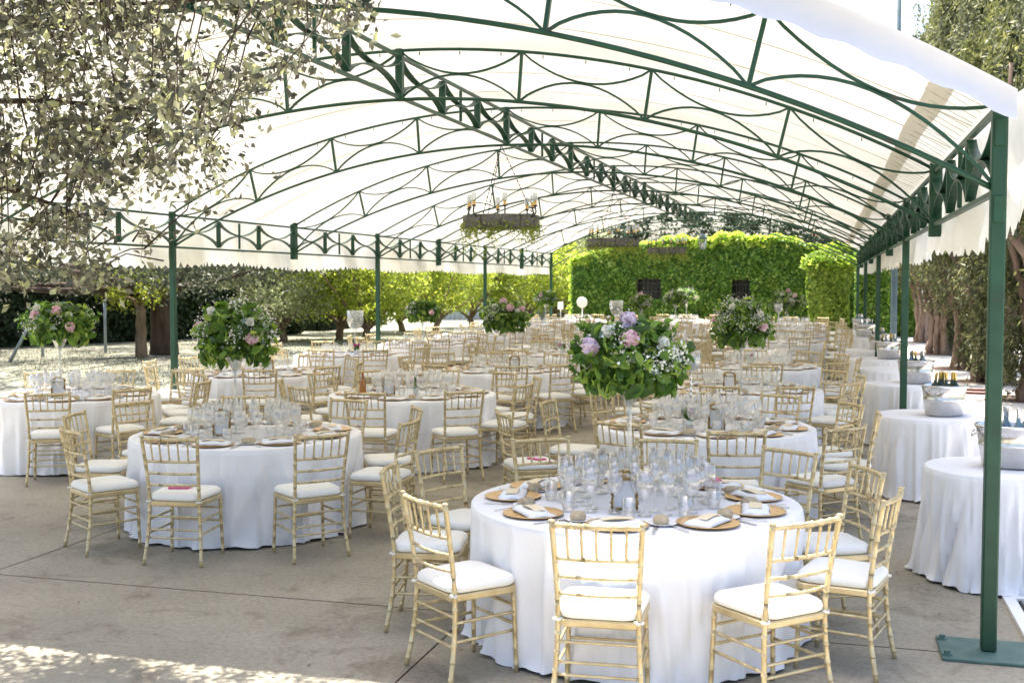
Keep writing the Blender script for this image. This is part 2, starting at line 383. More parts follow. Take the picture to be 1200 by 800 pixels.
# ------------------------------------------------------------------ marquee
XL, XR, XM, HW = -8.766, .856, -3.955, 4.811
Y0, SP_ = 6.5, 3.717
def Yk(k): return Y0+(k+1)*SP_
ZE, ZR = 2.94, 4.19
RAD = (HW*HW+(ZR-ZE)**2)/(2*(ZR-ZE))
def zt(x):
    d = min(abs(x-XM), HW+.3)
    return ZR-RAD+math.sqrt(RAD*RAD-d*d)
DZ = .46
tent = thing('canopy_tent', 'large white fabric canopy on arched green steel trusses over the banquet', 'marquee', (XM, Yk(3), 0))
def tpart(b, name, m, parent=None):
    o = b.build(name, m, parent or tent)
    if parent is None: o.location = (-XM, -Yk(3), 0)
    return o
def arch(y):
    b = MB(); n = 48
    xs = [XL+(XR-XL)*i/n for i in range(n+1)]
    b.tube([(x, y, zt(x)) for x in xs], .0145, 8)
    b.tube([(x, y, zt(x)-DZ) for x in xs], .016, 8)
    st = [XL+(XR-XL)*i/8 for i in range(9)]
    for i in range(1, 8):
        # struts stand square to the arch
        x = st[i]; sl_ = (zt(x+.01)-zt(x-.01))/.02; 
        b.ribbon([(x-sl_*DZ*-.0, y, zt(x)), (x+sl_*DZ*.55, y, zt(x+sl_*DZ*.55)-DZ)], (0,1,0), .016, .013)
    for i in range(8):
        ca, cb_ = [], []
        for k in range(15):
            u = k/14; x = st[i]+(st[i+1]-st[i])*u
            s_ = math.sin(PI*u)**.8
            ca.append((x, y, zt(x)-DZ*.49*s_)); 
            xb = st[i]+(st[i+1]-st[i])*u
            for q in (i, i+1): pass
            sl0 = (zt(st[i]+.01)-zt(st[i]-.01))/.02; sl1 = (zt(st[i+1]-.001+.0)-zt(st[i+1]-.021))/.02
            o0 = 0 if i == 0 else sl0*DZ*.55; o1 = 0 if i == 7 else sl1*DZ*.55
            xb += o0*(1-u)+o1*u
            cb_.append((xb, y, zt(xb)-DZ+DZ*.49*s_))
        b.ribbon(ca, (0,1,0), .013, .0085); b.ribbon(cb_, (0,1,0), .013, .0085)
    for i in range(n-1):               # little lacing hooks under the top chord
        if i % 2: b.box((xs[i], y, zt(xs[i])-.035), (.008, .008, .03))
    return b
def longi(x, zt_, zb_, w, k0=-1, k1=7, posts=True):
    b = MB()
    ya, yb = Yk(k0), Yk(k1)
    b.box((x, (ya+yb)/2, zt_), (.035, yb-ya, .028)); b.box((x, (ya+yb)/2, zb_), (.035, yb-ya, .028))
    h = zt_-zb_
    for k in range(k0, k1):
        y0 = Yk(k); st = [y0+SP_*q/3 for q in range(4)]
        for q in (1, 2): b.box((x, st[q], (zt_+zb_)/2), (w*2, .035, h-.05))
        b.box((x, y0+SP_/2, (zt_+zb_)/2), (.03, .018, h-.05))
        for q in range(3):
            ca = []; cb_ = []
            for t in range(13):
                u = t/12; y = st[q]+(st[q+1]-st[q])*u; s_ = math.sin(PI*u)**.75
                ca.append((x, y, zt_-.03-(h/2-.036)*s_)); cb_.append((x, y, zb_+.03+(h/2-.036)*s_))
            b.ribbon(ca, (1,0,0), w, .006); b.ribbon(cb_, (1,0,0), w, .006)
    return b
for k in range(-1, 8): tpart(arch(Yk(k)), 'arch_truss', M['green'])
tpart(longi(XM, ZR-.055, ZR-DZ+.02, .035), 'ridge_truss', M['green'])
for k in range(-1, 8):
    rb = MB(); rb.box((XM, Yk(k), ZR-DZ/2), (.070, .070, DZ+.03), 0, 0, .005)
    for dz in (.1, -.12): rb.box((XM, Yk(k)-.055, ZR-DZ/2+dz), (.045, .045, .05))
    tpart(rb, 'ridge_bracket', M['green'])
for x in (XL, XR): tpart(longi(x, ZE-.02, ZE-DZ+.0, .030), 'eave_truss', M['green'])
for x in (XL, XR):
    for k in range(0, 8, 2):
        b = MB(); b.box((x, Yk(k), ZE-DZ/2-.02), (.10, .10, DZ+.16), 0, 0, .006)
        tpart(b, 'bracket', M['green'])
    for k in range(-1, 8, 2):
        b = MB(); b.box((x, Yk(k), (ZE+.03)/2+.009), (.078, .078, ZE+.03-.018), 0, 0, .008)
        for z in (2.78, 2.38):
            b.box((x, Yk(k)-.048, z), (.056, .02, .14), 0, 0, .004)
        po = tpart(b, 'post', M['green'])
        b = MB(); b.box((x+.06, Yk(k)+.0, .009), (.62, .40, .018), 0, 0, .004)
        for sx in (-.22, .28):
            for sy in (-.14, .14): b.lathe([(0,.0),(.026,0),(.026,.006),(.016,.007),(.016,.024),(0,.026)], 6, (x+sx, Yk(k)+sy, .018), 0, False)
        tpart(b, 'base_plate', M['plate_green'], po)
# membrane: one continuous skin, lifted along its front edge, slightly slack between the arches
NX, NY = 56, 110
yA, yB = Yk(-1)-.16, Yk(7)+.15
vs = []; fs = []
for j in range(NY+1):
    y = yA+(yB-yA)*(j/NY)
    ph = ((y-Y0)/SP_) % 1.0
    lift = .07*max(0, 1-(y-yA)/.75)**2
    for i in range(NX+1):
        x = XL-.04+(XR-XL+.08)*i/NX
        e = math.sin(PI*i/NX)
        sag = .05*math.sin(PI*ph)**2*e if y > Y0 else 0
        vs.append((x, y, zt(x)+.045-sag+lift*(.35+.65*min(1, e*3))))
for j in range(NY):
    for i in range(NX):
        a = j*(NX+1)+i; fs.append((a, a+1, a+NX+2, a+NX+1))
b = MB(); b.add(vs, fs, 0, True); tpart(b, 'roof_membrane', M['roof'])
# a doubled strip of cloth along the right slope
b = MB(); vs = []; fs = []
for j in range(61):
    y = Y0-.1+(Yk(7)-Y0)*(j/60); o = .012*math.sin(j*.9)*math.sin(j*.37)
    ph = ((y-Y0)/SP_) % 1.0
    for i in range(5):
        x = .53+o-.06*j/60+.13*i/4
        vs.append((x, y, zt(x)+.028-.03*math.sin(PI*ph)**2*math.sin(PI*(x-XL)/(XR-XL))))
for j in range(60):
    for i in range(4): a = j*5+i; fs.append((a, a+1, a+6, a+5))
b.add(vs, fs, 0, True); tpart(b, 'doubled_strip', M['band'])
# seams across the skin
b = MB()
for k in range(-1, 7):
    for q in (.33, .66):
        y = Yk(k)+SP_*q
        pts = []
        for i in range(41):
            x = XL+(XR-XL)*i/40; sag = .05*math.sin(PI*q)**2*math.sin(PI*i/40)
            pts.append((x, y, zt(x)+.038-sag))
        b.ribbon(pts, (0,1,0), .012, .0015)
tpart(b, 'seam', M['valance'])
# cords that lace the skin to the near right eave
for j in range(72):
    y = Y0+.1+j*.21; x2 = XR-(.30+.05*math.sin(j*2.3))
    b = MB(); b.tube([(XR-.03, y, ZE+.02), (x2, y+.05*math.sin(j*1.7), zt(x2)+.03)], .0025, 3, 0, False)
    tpart(b, 'lacing_cord', M['valance'])
# front flap hanging over the first arch
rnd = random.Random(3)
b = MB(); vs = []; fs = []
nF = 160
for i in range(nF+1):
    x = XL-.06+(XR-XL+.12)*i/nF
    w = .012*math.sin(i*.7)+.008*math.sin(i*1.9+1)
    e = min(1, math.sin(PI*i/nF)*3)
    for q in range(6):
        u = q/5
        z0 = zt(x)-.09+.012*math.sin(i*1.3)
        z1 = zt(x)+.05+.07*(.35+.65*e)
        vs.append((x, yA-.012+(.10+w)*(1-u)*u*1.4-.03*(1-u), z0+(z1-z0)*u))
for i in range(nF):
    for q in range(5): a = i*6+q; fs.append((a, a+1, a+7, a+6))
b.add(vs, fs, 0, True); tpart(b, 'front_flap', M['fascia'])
# side curtains: cream cloth behind the eave trusses, scalloped hem
for s_, xe in ((1, XR), (-1, XL)):
    b = MB(); vs = []; fs = []
    n = 620; ya, yb = Y0-.26, Yk(7)+.1
    for i in range(n+1):
        y = ya+(yb-ya)*i/n
        sc = abs(math.sin(PI*(y-Y0)/.155))**.6
        fl = math.exp(-max(0, y-ya)/.35) if s_ > 0 else 0; hem = 2.30-.095*sc+.03*math.sin(y*1.3)+.22*fl
        for q in range(8):
            u = q/7; z = ZE+.06+(hem-ZE-.06)*u
            bul = .075+.03*math.sin(u*PI)*math.sin(y*1.9)+.05*u*math.sin(y*4.7+s_)+.012*u*math.sin(y*11)+fl*.17*math.sin(PI*min(1,u*.8+.1))
            vs.append((xe+s_*(bul+.02*math.sin(PI*u)), y, z))
    for i in range(n):
        for q in range(7): a = i*8+q; fs.append((a, a+1, a+9, a+8))
    b.add(vs, fs, 0, True); tpart(b, 'side_valance', M['valance'])
# ------------------------------------------------------------------ chair
def beaded(pts, r, step=.075, bead=1.17, n=8, phase=.5):
    """bamboo-like stick: a tube with small rings every `step`"""
    P = [Vector(p) for p in pts]; out = []; rad = []
    acc = step*phase
    out.append(P[0]); rad.append(r)
    for i in range(len(P)-1):
        seg = P[i+1]-P[i]; Ls = seg.length; t = 0
        while acc < Ls:
            c = P[i]+seg*(acc/Ls); d = seg.normalized()
            for o, q in ((-.007, r), (-.004, r*bead), (.004, r*bead), (.007, r)):
                out.append(c+d*o); rad.append(q)
            acc += step
        acc -= Ls
        out.append(P[i+1]); rad.append(r)
    return out, rad, n
def smooth_path(pts, n=5):
    P = [Vector(p) for p in pts]; out = []
    for i in range(len(P)-1):
        p0 = P[max(i-1, 0)]; p1 = P[i]; p2 = P[i+1]; p3 = P[min(i+2, len(P)-1)]
        for k in range(n):
            t = k/n
            out.append(.5*((2*p1)+(p2-p0)*t+(2*p0-5*p1+4*p2-p3)*t*t+(3*p1-p0-3*p2+p3)*t*t*t))
    out.append(P[-1]); return out
def rr(w0, w1, d, r, n=5):
    """rounded trapezoid outline, front width w1 at +y, back width w0 at -y"""
    pts = []
    cs = [(w1/2-r, d/2-r, 0), (-w1/2+r, d/2-r, 90), (-w0/2+r, -d/2+r, 180), (w0/2-r, -d/2+r, 270)]
    for cx, cy, a0 in cs:
        for k in range(n+1):
            a = R(a0+90*k/n); pts.append((cx+r*math.cos(a), cy+r*math.sin(a)))
    return pts
def slab(b, out, prof, mi=0, smooth=True, dome=0):
    n = len(out); vs = []; fs = []
    for s_, z in prof: vs += [(x*s_, y*s_, z) for x, y in out]
    for i in range(len(prof)-1):
        for k in range(n): fs.append((i*n+k, i*n+(k+1) % n, (i+1)*n+(k+1) % n, (i+1)*n+k))
    fs.append(tuple(range(n-1, -1, -1))); fs.append(tuple((len(prof)-1)*n+k for k in range(n)))
    b.add(vs, fs, mi, smooth)
def stile(s_): return smooth_path([(s_*.215, -.225, 0), (s_*.196, -.188, .22), (s_*.186, -.178, .44), (s_*.190, -.196, .62), (s_*.207, -.245, .915)], 5)
def sx_at(z): return .186+(max(0, z-.44)/.475)**1.2*.021
def sy_at(z):
    return -.178-(max(0, z-.44)/.475)**1.35*.067
def chair_meshes():
    d = {}
    for nm, s_ in (('l', -1), ('r', 1)):
        b = MB(); p, r, n = beaded(stile(s_), .0130, .085); b.tube(p, r, n)
        b.lathe([(0,0),(.0165,.002),(.0165,.008),(.0,.013)], 8, (s_*.207, -.245, .913)); d['rear_leg_'+nm] = b
        b = MB(); p, r, n = beaded([(s_*.200, .186, 0), (s_*.186, .176, .425)], .0125, .085); b.tube(p, r, n); d['front_leg_'+nm] = b
    b = MB(); slab(b, rr(.395, .42, .40, .05), [(.97, .418), (1, .424), (1, .448), (.97, .454)], 0, False); d['seat_frame'] = b
    b = MB(); slab(b, rr(.385, .415, .40, .075, 6), [(.94, .455), (1.0, .464), (1.015, .480), (.99, .496), (.93, .507), (.78, .513), (.4, .516), (.1, .516)], 0, True)
    for s_ in (-1, 1): b.tube([(s_*.168, -.16, .452), (s_*.205, -.185, .450), (s_*.186, -.202, .449), (s_*.165, -.18, .452)], .0085, 6, 0)
    d['seat_cushion'] = b
    b = MB()
    for z, r in ((.900, .0135), (.742, .0098), (.655, .0088), (.572, .0088)):
        x, y = sx_at(z), sy_at(z)
        pts = [(-x+2*x*k/8, y-.028*math.sin(PI*k/8), z) for k in range(9)]
        p, q, n = beaded(pts, r, .062, 1.22); b.tube(p, q, n)
    for k in range(5):
        u = (k+1)/6
        def on(z): x = sx_at(z); return (-x+2*x*u, sy_at(z)-.028*math.sin(PI*u), z)
        p, q, n = beaded([on(.745), on(.898)], .0062, .05, 1.2, 6); b.tube(p, q, n)
    d['backrest'] = b
    b = MB()
    for s_ in (-1, 1):
        for z in (.22, .315):
            p, q, n = beaded([(s_*.196, -.187, z), (s_*.193, .181, z)], .0078, .09, 1.2, 6); b.tube(p, q, n)
    for y, x, zz in ((.181, .192, (.25, .345)), (-.186, .192, (.19, .25, .345))):
        for z in zz:
            p, q, n = beaded([(-x, y, z), (x, y, z)], .0078, .09, 1.2, 6); b.tube(p, q, n)
    d['stretcher'] = b
    return d
CM = chair_meshes()
chair0 = thing('banquet_chair', 'x', 'chair', (0,0,-50), 0, 'gold chairs round the banquet tables')
for key, nm, mk in (('seat_cushion','seat_cushion','cushion'), ('seat_frame','seat_frame','gold'), ('backrest','backrest','gold'), ('stretcher','stretcher','gold'),
                    ('rear_leg_l','rear_leg','gold'), ('rear_leg_r','rear_leg','gold'), ('front_leg_l','front_leg','gold'), ('front_leg_r','front_leg','gold')):
    CM[key].build(nm, M[mk], chair0)
b = MB()                                           # the same chair as one mesh for the far rows
for k in CM:
    for i, f in enumerate(CM[k].f): pass
    o = len(b.v); b.v += CM[k].v; b.f += [tuple(q+o for q in f) for f in CM[k].f]
    b.m += [1 if k == 'seat_cushion' else 0]*len(CM[k].f); b.sm += CM[k].sm
far_chair0 = b.build('banquet_chair', [M['gold'], M['cushion']], None, (0,0,-50)); tag(far_chair0, 'x', 'chair', 'gold chairs round the banquet tables')

# ------------------------------------------------------------------ cloth
def fold_fn(seed, n):
    r_ = random.Random(seed); comp = [(r_.choice(range(5, 12)), r_.random()*7, .5) for _ in range(2)]+[(r_.choice(range(13, 22)), r_.random()*7, .45) for _ in range(3)]+[(r_.choice(range(24, 40)), r_.random()*7, .25) for _ in range(2)]
    return lambda a: sum(w*math.sin(k*a+p) for k, p, w in comp)/1.6
def round_cloth(Rt, H, seed, flare=.09, rough=1.0, n=300):
    b = MB(); f = fold_fn(seed, n); g = fold_fn(seed+50, n); vs = []; fs = []
    rings = [(.0, 0), (.3, 0), (.6, 0), (.85, 0), (.95, 0), (.985, 0)]
    for q, _ in rings:
        for k in range(n):
            a = 2*PI*k/n; vs.append((Rt*q*math.cos(a), Rt*q*math.sin(a), H+.001*math.sin(3*a+q*9)))
    for q in range(19):
        u = q/18
        for k in range(n):
            a = 2*PI*k/n; fo = f(a+.10*u*g(a)); t = u**1.0
            amp = rough*(.005+.085*min(1, u*1.9)**.8)
            fo = 1-1.9*abs(math.tanh(fo*1.1))**.75
            rad = Rt+.006*min(1, u*20)+flare*u**.9+amp*(.55*fo-.42)+amp*.5*min(0, g(a*1.0+.4*u))
            z = H-.006*min(1, u*30)-(H-.006)*u
            if q == 18: z = .006+.012*(1+g(a)); 
            if q >= 16: rad += .045*((q-15)/3)**2*max(0, g(a+1))
            if q == 0: rad = Rt; z = H-.004
            vs.append((rad*math.cos(a), rad*math.sin(a), max(.004, z)))
    tot = len(rings)+19
    for i in range(tot-1):
        for k in range(n): fs.append((i*n+k, i*n+(k+1) % n, (i+1)*n+(k+1) % n, (i+1)*n+k))
    b.add(vs, fs, 0, True)
    return b
TOPZ = .752
def table_mesh(Rt):
    b = MB(); b.lathe([(0,.715),(Rt-.012,.715),(Rt-.006,.72),(Rt-.006,.742),(Rt-.012,.746),(0,.746)], 48, (0,0,0), 0, False)
    return b
M['ply'] = noisy('table_plywood', [(.3, (.25,.17,.1)), (.7, (.35,.25,.15))], 6, .6)
def make_round_table(Rt, nm, label, group):
    t = thing(nm, label, 'table', (0,0,-50), 0, group)
    table_mesh(Rt).build('tabletop', M['ply'], t)
    for k in range(4):
        a = PI/4+k*PI/2; bb = MB(); bb.tube([(Rt*.62*math.cos(a), Rt*.62*math.sin(a), 0), (Rt*.55*math.cos(a), Rt*.55*math.sin(a), .715)], .016, 8)
        bb.build('leg', M['iron'], t)
    return t
round0 = make_round_table(.915, 'round_table', 'x', 'round banquet tables')
cloths = [round_cloth(.93, TOPZ, s_, .035) for s_ in (11, 23, 37)]
cloth_obj = []
for c in cloths:
    o = c.build('tablecloth', M['cloth'], None, (0,0,-50)); tag(o, 'x', 'tablecloth', 'white cloths on the banquet tables'); cloth_obj.append(o)

# ------------------------------------------------------------------ place-setting pieces
b = MB(); b.lathe([(0,.004),(.09,.004),(.105,.0),(.112,.003),(.162,.012),(.165,.014),(.161,.016),(.118,.0085),(.10,.0065),(0,.0065)], 36)
plate0 = b.build('charger_plate', M['charger'], None, (0,0,-50)); tag(plate0, 'x', 'plate', 'gold charger plates')
def napkin_mesh(seed):
    r_ = random.Random(seed); b = MB(); vs = []; fs = []
    nx, ny = 12, 8
    for lay, (z0, th) in enumerate(((.010, .020),)):
        top = []; bot = []
        for j in range(ny+1):
            for i in range(nx+1):
                u, v = i/nx*2-1, j/ny*2-1
                e = (1-abs(u)**4)*(1-abs(v)**4)
                z = z0+.006+th*(e**.5)+.006*math.sin(u*4+seed)*math.cos(v*3+seed*2)
                top.append((u*.138+.008*math.sin(v*5+seed), v*.074+.006*math.sin(u*6+seed), z)); bot.append((u*.136, v*.072, z0))
        o = len(top); vs = top+bot
        for j in range(ny):
            for i in range(nx):
                a = j*(nx+1)+i; fs.append((a, a+1, a+nx+2, a+nx+1)); fs.append((o+a, o+a+nx+1, o+a+nx+2, o+a+1))
        ring = [i for i in range(nx+1)]+[j*(nx+1)+nx for j in range(1, ny+1)]+[ny*(nx+1)+i for i in range(nx-1, -1, -1)]+[j*(nx+1) for j in range(ny-1, 0, -1)]
        for k in range(len(ring)): a, c = ring[k], ring[(k+1) % len(ring)]; fs.append((a, o+a, o+c, c))
    b.add(vs, fs, 0, True); return b
def card_mesh():
    b = MB(); pts = []
    n = 8
    for i in range(n+1):
        u = i/n*2-1
        for v in (-1, 1): pts.append((u*.085+.005, v*.033, .0395+.006*(1-u*u)))
    fs = [(2*i, 2*i+2, 2*i+3, 2*i+1) for i in range(n)]
    b.add(pts, fs); b.add([(x, y, z+.0015) for x, y, z in pts], fs)
    return b
nap0 = []
for s_ in (1, 2, 3):
    o = napkin_mesh(s_).build('napkin', M['napkin'], None, (0,0,-50)); tag(o, 'x', 'napkin', 'folded white napkins on the chargers')
    card_mesh().build('menu_card', M['card'], o); nap0.append(o)
b = MB(); b.lathe([(0,.003),(.05,.003),(.075,.010),(.077,.011),(.074,.013),(.05,.006),(0,.006)], 28)
side0 = b.build('bread_plate', M['china'], None, (0,0,-50)); tag(side0, 'x', 'plate', 'white bread plates')
b = MB(); vs = []; fs = []; n = 18
prof = [(.02,.007),(.043,.010),(.050,.022),(.046,.036),(.034,.046),(.016,.050),(.001,.051)]
b.lathe(prof, n, (0,0,0), 0, True, 1.15, .85)
bun0 = b.build('bread_roll', M['bread'], None, (0,0,-50)); tag(bun0, 'x', 'bread roll', 'bread rolls on the bread plates')
def fork_mesh():
    b = MB(); b.ribbon([(0,-.10,.004),(0,-.03,.006),(0,.03,.008),(0,.045,.006)], (1,0,0), .0045, .0012)
    b.ribbon([(0,.042,.006),(0,.06,.004)], (1,0,0), .011, .001)
    for x in (-.009,-.003,.003,.009): b.ribbon([(x,.058,.004),(x,.075,.003),(x,.098,.006)], (1,0,0), .0016, .0009)
    return b
def knife_mesh():
    b = MB(); b.ribbon([(0,-.115,.005),(0,-.02,.006)], (1,0,0), .006, .0025); b.ribbon([(0,-.02,.005),(0,.07,.004),(-.003,.108,.004)], (1,0,0), .009, .0008); return b
fork0 = fork_mesh().build('fork', M['silver'], None, (0,0,-50)); tag(fork0, 'x', 'fork', 'silver forks laid left of the plates')
knife0 = knife_mesh().build('knife', M['silver'], None, (0,0,-50)); tag(knife0, 'x', 'knife', 'silver knives laid right of the plates')
def wine_prof(hs, hb, rb, rt, foot=.036):
    return [(0,.001),(foot,.001),(foot,.004),(.008,.009),(.0045,.02),(.004,hs),(.012,hs+.008),(rb*.8,hs+hb*.22),(rb,hs+hb*.5),(rt,hs+hb),(rt-.0015,hs+hb),(rb-.0025,hs+hb*.5),(rb*.76,hs+hb*.24),(.008,hs+.014),(0,hs+.012)]
gl = []
for nm, pr, cat, grp in (('wine_glass', wine_prof(.10,.12,.046,.037), 'wine glass', 'stemmed wine glasses on the tables'),
                    ('water_goblet', wine_prof(.09,.14,.050,.043,.038), 'goblet', 'stemmed water goblets on the tables'),
                    ('champagne_flute', wine_prof(.10,.165,.028,.025,.032), 'champagne flute', 'champagne flutes on the tables'),
                    ('tumbler', [(0,.004),(.031,.002),(.033,.01),(.038,.10),(.0365,.10),(.031,.014),(0,.013)], 'tumbler', 'low tumblers on the tables')):
    bb = MB(); bb.lathe(pr, 18); o = bb.build(nm, M['glass'], None, (0,0,-50)); tag(o, 'x', cat, grp); gl.append(o)

# ------------------------------------------------------------------ flowers
def peony_arrays(c, r, n=70):
    n = int(n*1.7)
    c = np.array(c); P = []; D = []
    d = rng.normal(size=(n,3)); d /= np.linalg.norm(d, axis=1, keepdims=True)
    q = .45+.5*rng.random((n,1))
    V, F = leaf_arrays(c+d*q*r*.95, r*.82, d, .95, -.35, .3, 0, True)
    # a solid heart so no light shows through
    h = 14; vs = []; fs = []
    for i in range(7):
        for k in range(h):
            th = PI*i/6; a = 2*PI*k/h; vs.append(c+r*.72*np.array([math.sin(th)*math.cos(a), math.sin(th)*math.sin(a), math.cos(th)]))
    for i in range(6):
        for k in range(h):
            A, B, C_, D_ = i*h+k, i*h+(k+1) % h, (i+1)*h+(k+1) % h, (i+1)*h+k
            fs += [(A,B,C_),(A,C_,D_)]
    return [(V, F, 0), (np.array(vs), np.array(fs), 0)]
def dome_leaves(n, r, h, size, m_=0, low=-.55):
    d = rng.normal(size=(n*2,3)); d /= np.linalg.norm(d, axis=1, keepdims=True); d = d[d[:,2] > low][:n]
    lump = 1+.16*np.sin(d[:,0:1]*7+1)*np.sin(d[:,1:2]*6)+.1*np.sin(d[:,2:3]*11)
    q = (.5+.5*rng.random((len(d),1))**.5)*lump
    P = d*q*np.array([r, r, h])
    V, F = leaf_arrays(P, size, d*.7+np.array([0,0,.4]), .56, .3, .4, .5, True)
    return V, F, m_
def arrangement(big, seed, label, x, y, zc=1.55, r=.31, h=.27, n_pink=3, gyp=1.0, detail=1.0, lilac=0, slim=True):
    global rng
    rng = np.random.default_rng(seed)
    t = thing('flower_arrangement', label, 'flowers', (x, y, TOPZ), 0, 'tall flower arrangements on the tables')
    H = zc-TOPZ
    b = MB(); st = H-h*.62
    if slim: b.lathe([(0,.002),(.075,.002),(.078,.008),(.02,.02),(.013,.05),(.012,st*.55),(.016,st-.15),(.075,st-.02),(.082,st),(.078,st),(.06,st-.03),(.008,st-.14),(.007,.05),(0,.04)], 20)
    b.build('glass_stand', M['crystal'], t)
    parts = [dome_leaves(int(520*detail), r*.92, h*.9, .085 if detail > 1 else .10), dome_leaves(int(210*detail), r*1.12, h*1.05, .095 if detail > 1 else .11)]
    # dense dark heart of stems and leaves
    P, d = ball(int(300*detail), (0,0,0), (r*.6, r*.6, h*.6), .1); V, F = leaf_arrays(P, .11, None, .7); parts.append((V, F, 0))
    # hanging leaves at the rim
    a = rng.random(int(60*detail))*2*PI; P = np.stack([np.cos(a)*r*.85, np.sin(a)*r*.85, -h*(.45+.4*rng.random(len(a)))], 1)
    V, F = leaf_arrays(P, .11, np.stack([np.cos(a), np.sin(a), np.zeros_like(a)], 1), .55, .3, .3, 2.5, True); parts.append((V, F, 0))
    P, d = ball(int(26*detail), (0,0,0), (r, r, h), .9); P = P[P[:,2] > -.12]; V, F = leaf_arrays(P, .055, P/np.linalg.norm(P, axis=1, keepdims=True), .85, .25, .35, 0, True); parts.append((V, F, 1))
    for k in range(int(16*detail)):
        a = rng.random()*2*PI; e = rng.uniform(-.5, .9); d = np.array([math.cos(a)*math.cos(e), math.sin(a)*math.cos(e), math.sin(e)])
        tt = rng.uniform(.85, 1.28, (9,1)); P = d*tt*np.array([r, r, h])+rng.normal(size=(9,3))*.022
        V, F = leaf_arrays(P, .055, None, .5, .3, .3, .6, True); parts.append((V, F, 0))
    me = mesh_from('foliage', parts, [M['lf_flower'], M['lf_euc']]); link('foliage', me, t, (0,0,H))
    if gyp:
        n = int(24*gyp); dirs = rng.normal(size=(n,3)); dirs[:,2] = np.abs(dirs[:,2])*.9-.25; dirs /= np.linalg.norm(dirs, axis=1, keepdims=True)
        P = []
        for d in dirs:
            c = d*np.array([r*.98, r*.98, h*1.0]); P.append(c+rng.normal(size=(int(34*max(1, detail*.7)),3))*.042)
        V, F = leaf_arrays(np.concatenate(P), .017 if detail > 1 else .024, None, .9); link('white_filler', mesh_from('white_filler', [(V, F, 0)], M['gyp']), t, (0,0,H))
    # peonies facing the aisle side and all round
    base = [(-.30, -.72, .42), (.45, -.68, .62), (.05, -.3, .98), (.75, .1, .5), (-.7, .35, .45), (0, .85, .4), (-.9,-.2,.2), (.8,-.55,-.05)]
    for k in range(n_pink):
        d = np.array(base[(k+seed) % len(base)] if not big else [(-.62,-.70,.33), (.12,-.80,.55), (.0,-.25,.98), (.6,.6,.4), (-.5,.7,.4)][k])
        c = d*np.array([r, r, h])*1.05
        mm = M['peony_lilac'] if (big and k in (0, 2)) else M['peony']
        link('peony', mesh_from('peony', peony_arrays((0,0,0), .050, 80), mm), t, tuple(c+np.array([0,0,H])))
    # white roses
    for k in range(3 if detail > 1 else 1):
        d = np.array([(-.3,-.7,.75), (.75,-.5,.45), (-.75,-.45,-.1)][k]); c = d*np.array([r, r, h])
        link('white_rose', mesh_from('white_rose', peony_arrays((0,0,0), .036, 50), M['gyp']), t, tuple(c+np.array([0,0,H])))
    return t

# ------------------------------------------------------------------ table furniture
def gold_frame(x, y, rz, label, z=TOPZ):
    t = thing('picture_frame', label, 'picture frame', (x, y, z), rz, 'ornate gold table frames')
    t.scale = (.82,)*3
    b = MB(); w, h = .078, .105
    for sx in (-1, 1): b.box((sx*w, 0, h), (.022, .018, 2*h+.022), 0, 0, .004)
    for zz in (.011, 2*h): b.box((0, 0, zz), (2*w-.022, .016, .020), 0, 0, .004)
    r_ = random.Random(int(x*100))
    for k in range(26):
        a = PI*k/25; rr_ = .080+.012*math.sin(k*2.1)
        c = Vector((math.cos(a)*rr_, -.004, 2*h+.008+math.sin(a)*.045))
        b.lathe([(.0,-.013),(.010,-.006),(.013,.001),(.009,.009),(0,.013)], 6, c, 0, True)
    for sx in (-1, 1):
        for k in range(7): b.lathe([(0,-.012),(.010,-.004),(.010,.004),(0,.012)], 6, (sx*(w+.006+.005*math.sin(k*2)), -.008, .02+k*.03), 0)
    b.build('gilt_moulding', M['antique'], t)
    b = MB(); b.box((0, .002, h+.005), (2*w-.02, .004, 2*h-.015)); b.build('white_print', M['paper'], t)
    b = MB(); b.ribbon([(0, .012, .17), (0, .085, .002)], (1,0,0), .02, .002); b.build('easel_leg', M['antique'], t)
    return t
def posy(x, y, label, z=TOPZ, mag=True):
    t = thing('posy', label, 'flowers', (x, y, z), 0, 'low posies in glass jars on the tables')
    b = MB(); b.lathe([(0,.003),(.03,.002),(.035,.01),(.035,.08),(.028,.09),(.028,.095),(.026,.095),(.032,.08),(.032,.012),(0,.01)], 16); b.build('glass_jar', M['crystal'], t)
    P, d = ball(46, (0,0,.135), (.065,.065,.06), .3); V, F = leaf_arrays(P, .06, d, .6)
    link('foliage', mesh_from('foliage', [(V, F, 0)], M['lf_flower']), t)
    for k in range(3):
        a = k*2.2+x; c = (math.cos(a)*.045, math.sin(a)*.045-.02, .165+.02*math.sin(k*3))
        link('bloom', mesh_from('bloom', peony_arrays((0,0,0), .026, 34), M['magenta'] if (mag or k == 0) else M['gyp']), t, c)
    return t

# ------------------------------------------------------------------ banquet tables
ORD = ['first','second','third','fourth','fifth','sixth','seventh','eighth','ninth','tenth']
TABLES = []
def T(row, k, x, y, ph, over=None, detail=2): TABLES.append(dict(row=row, k=k, x=x, y=y, ph=ph, over=over or {}, detail=detail))
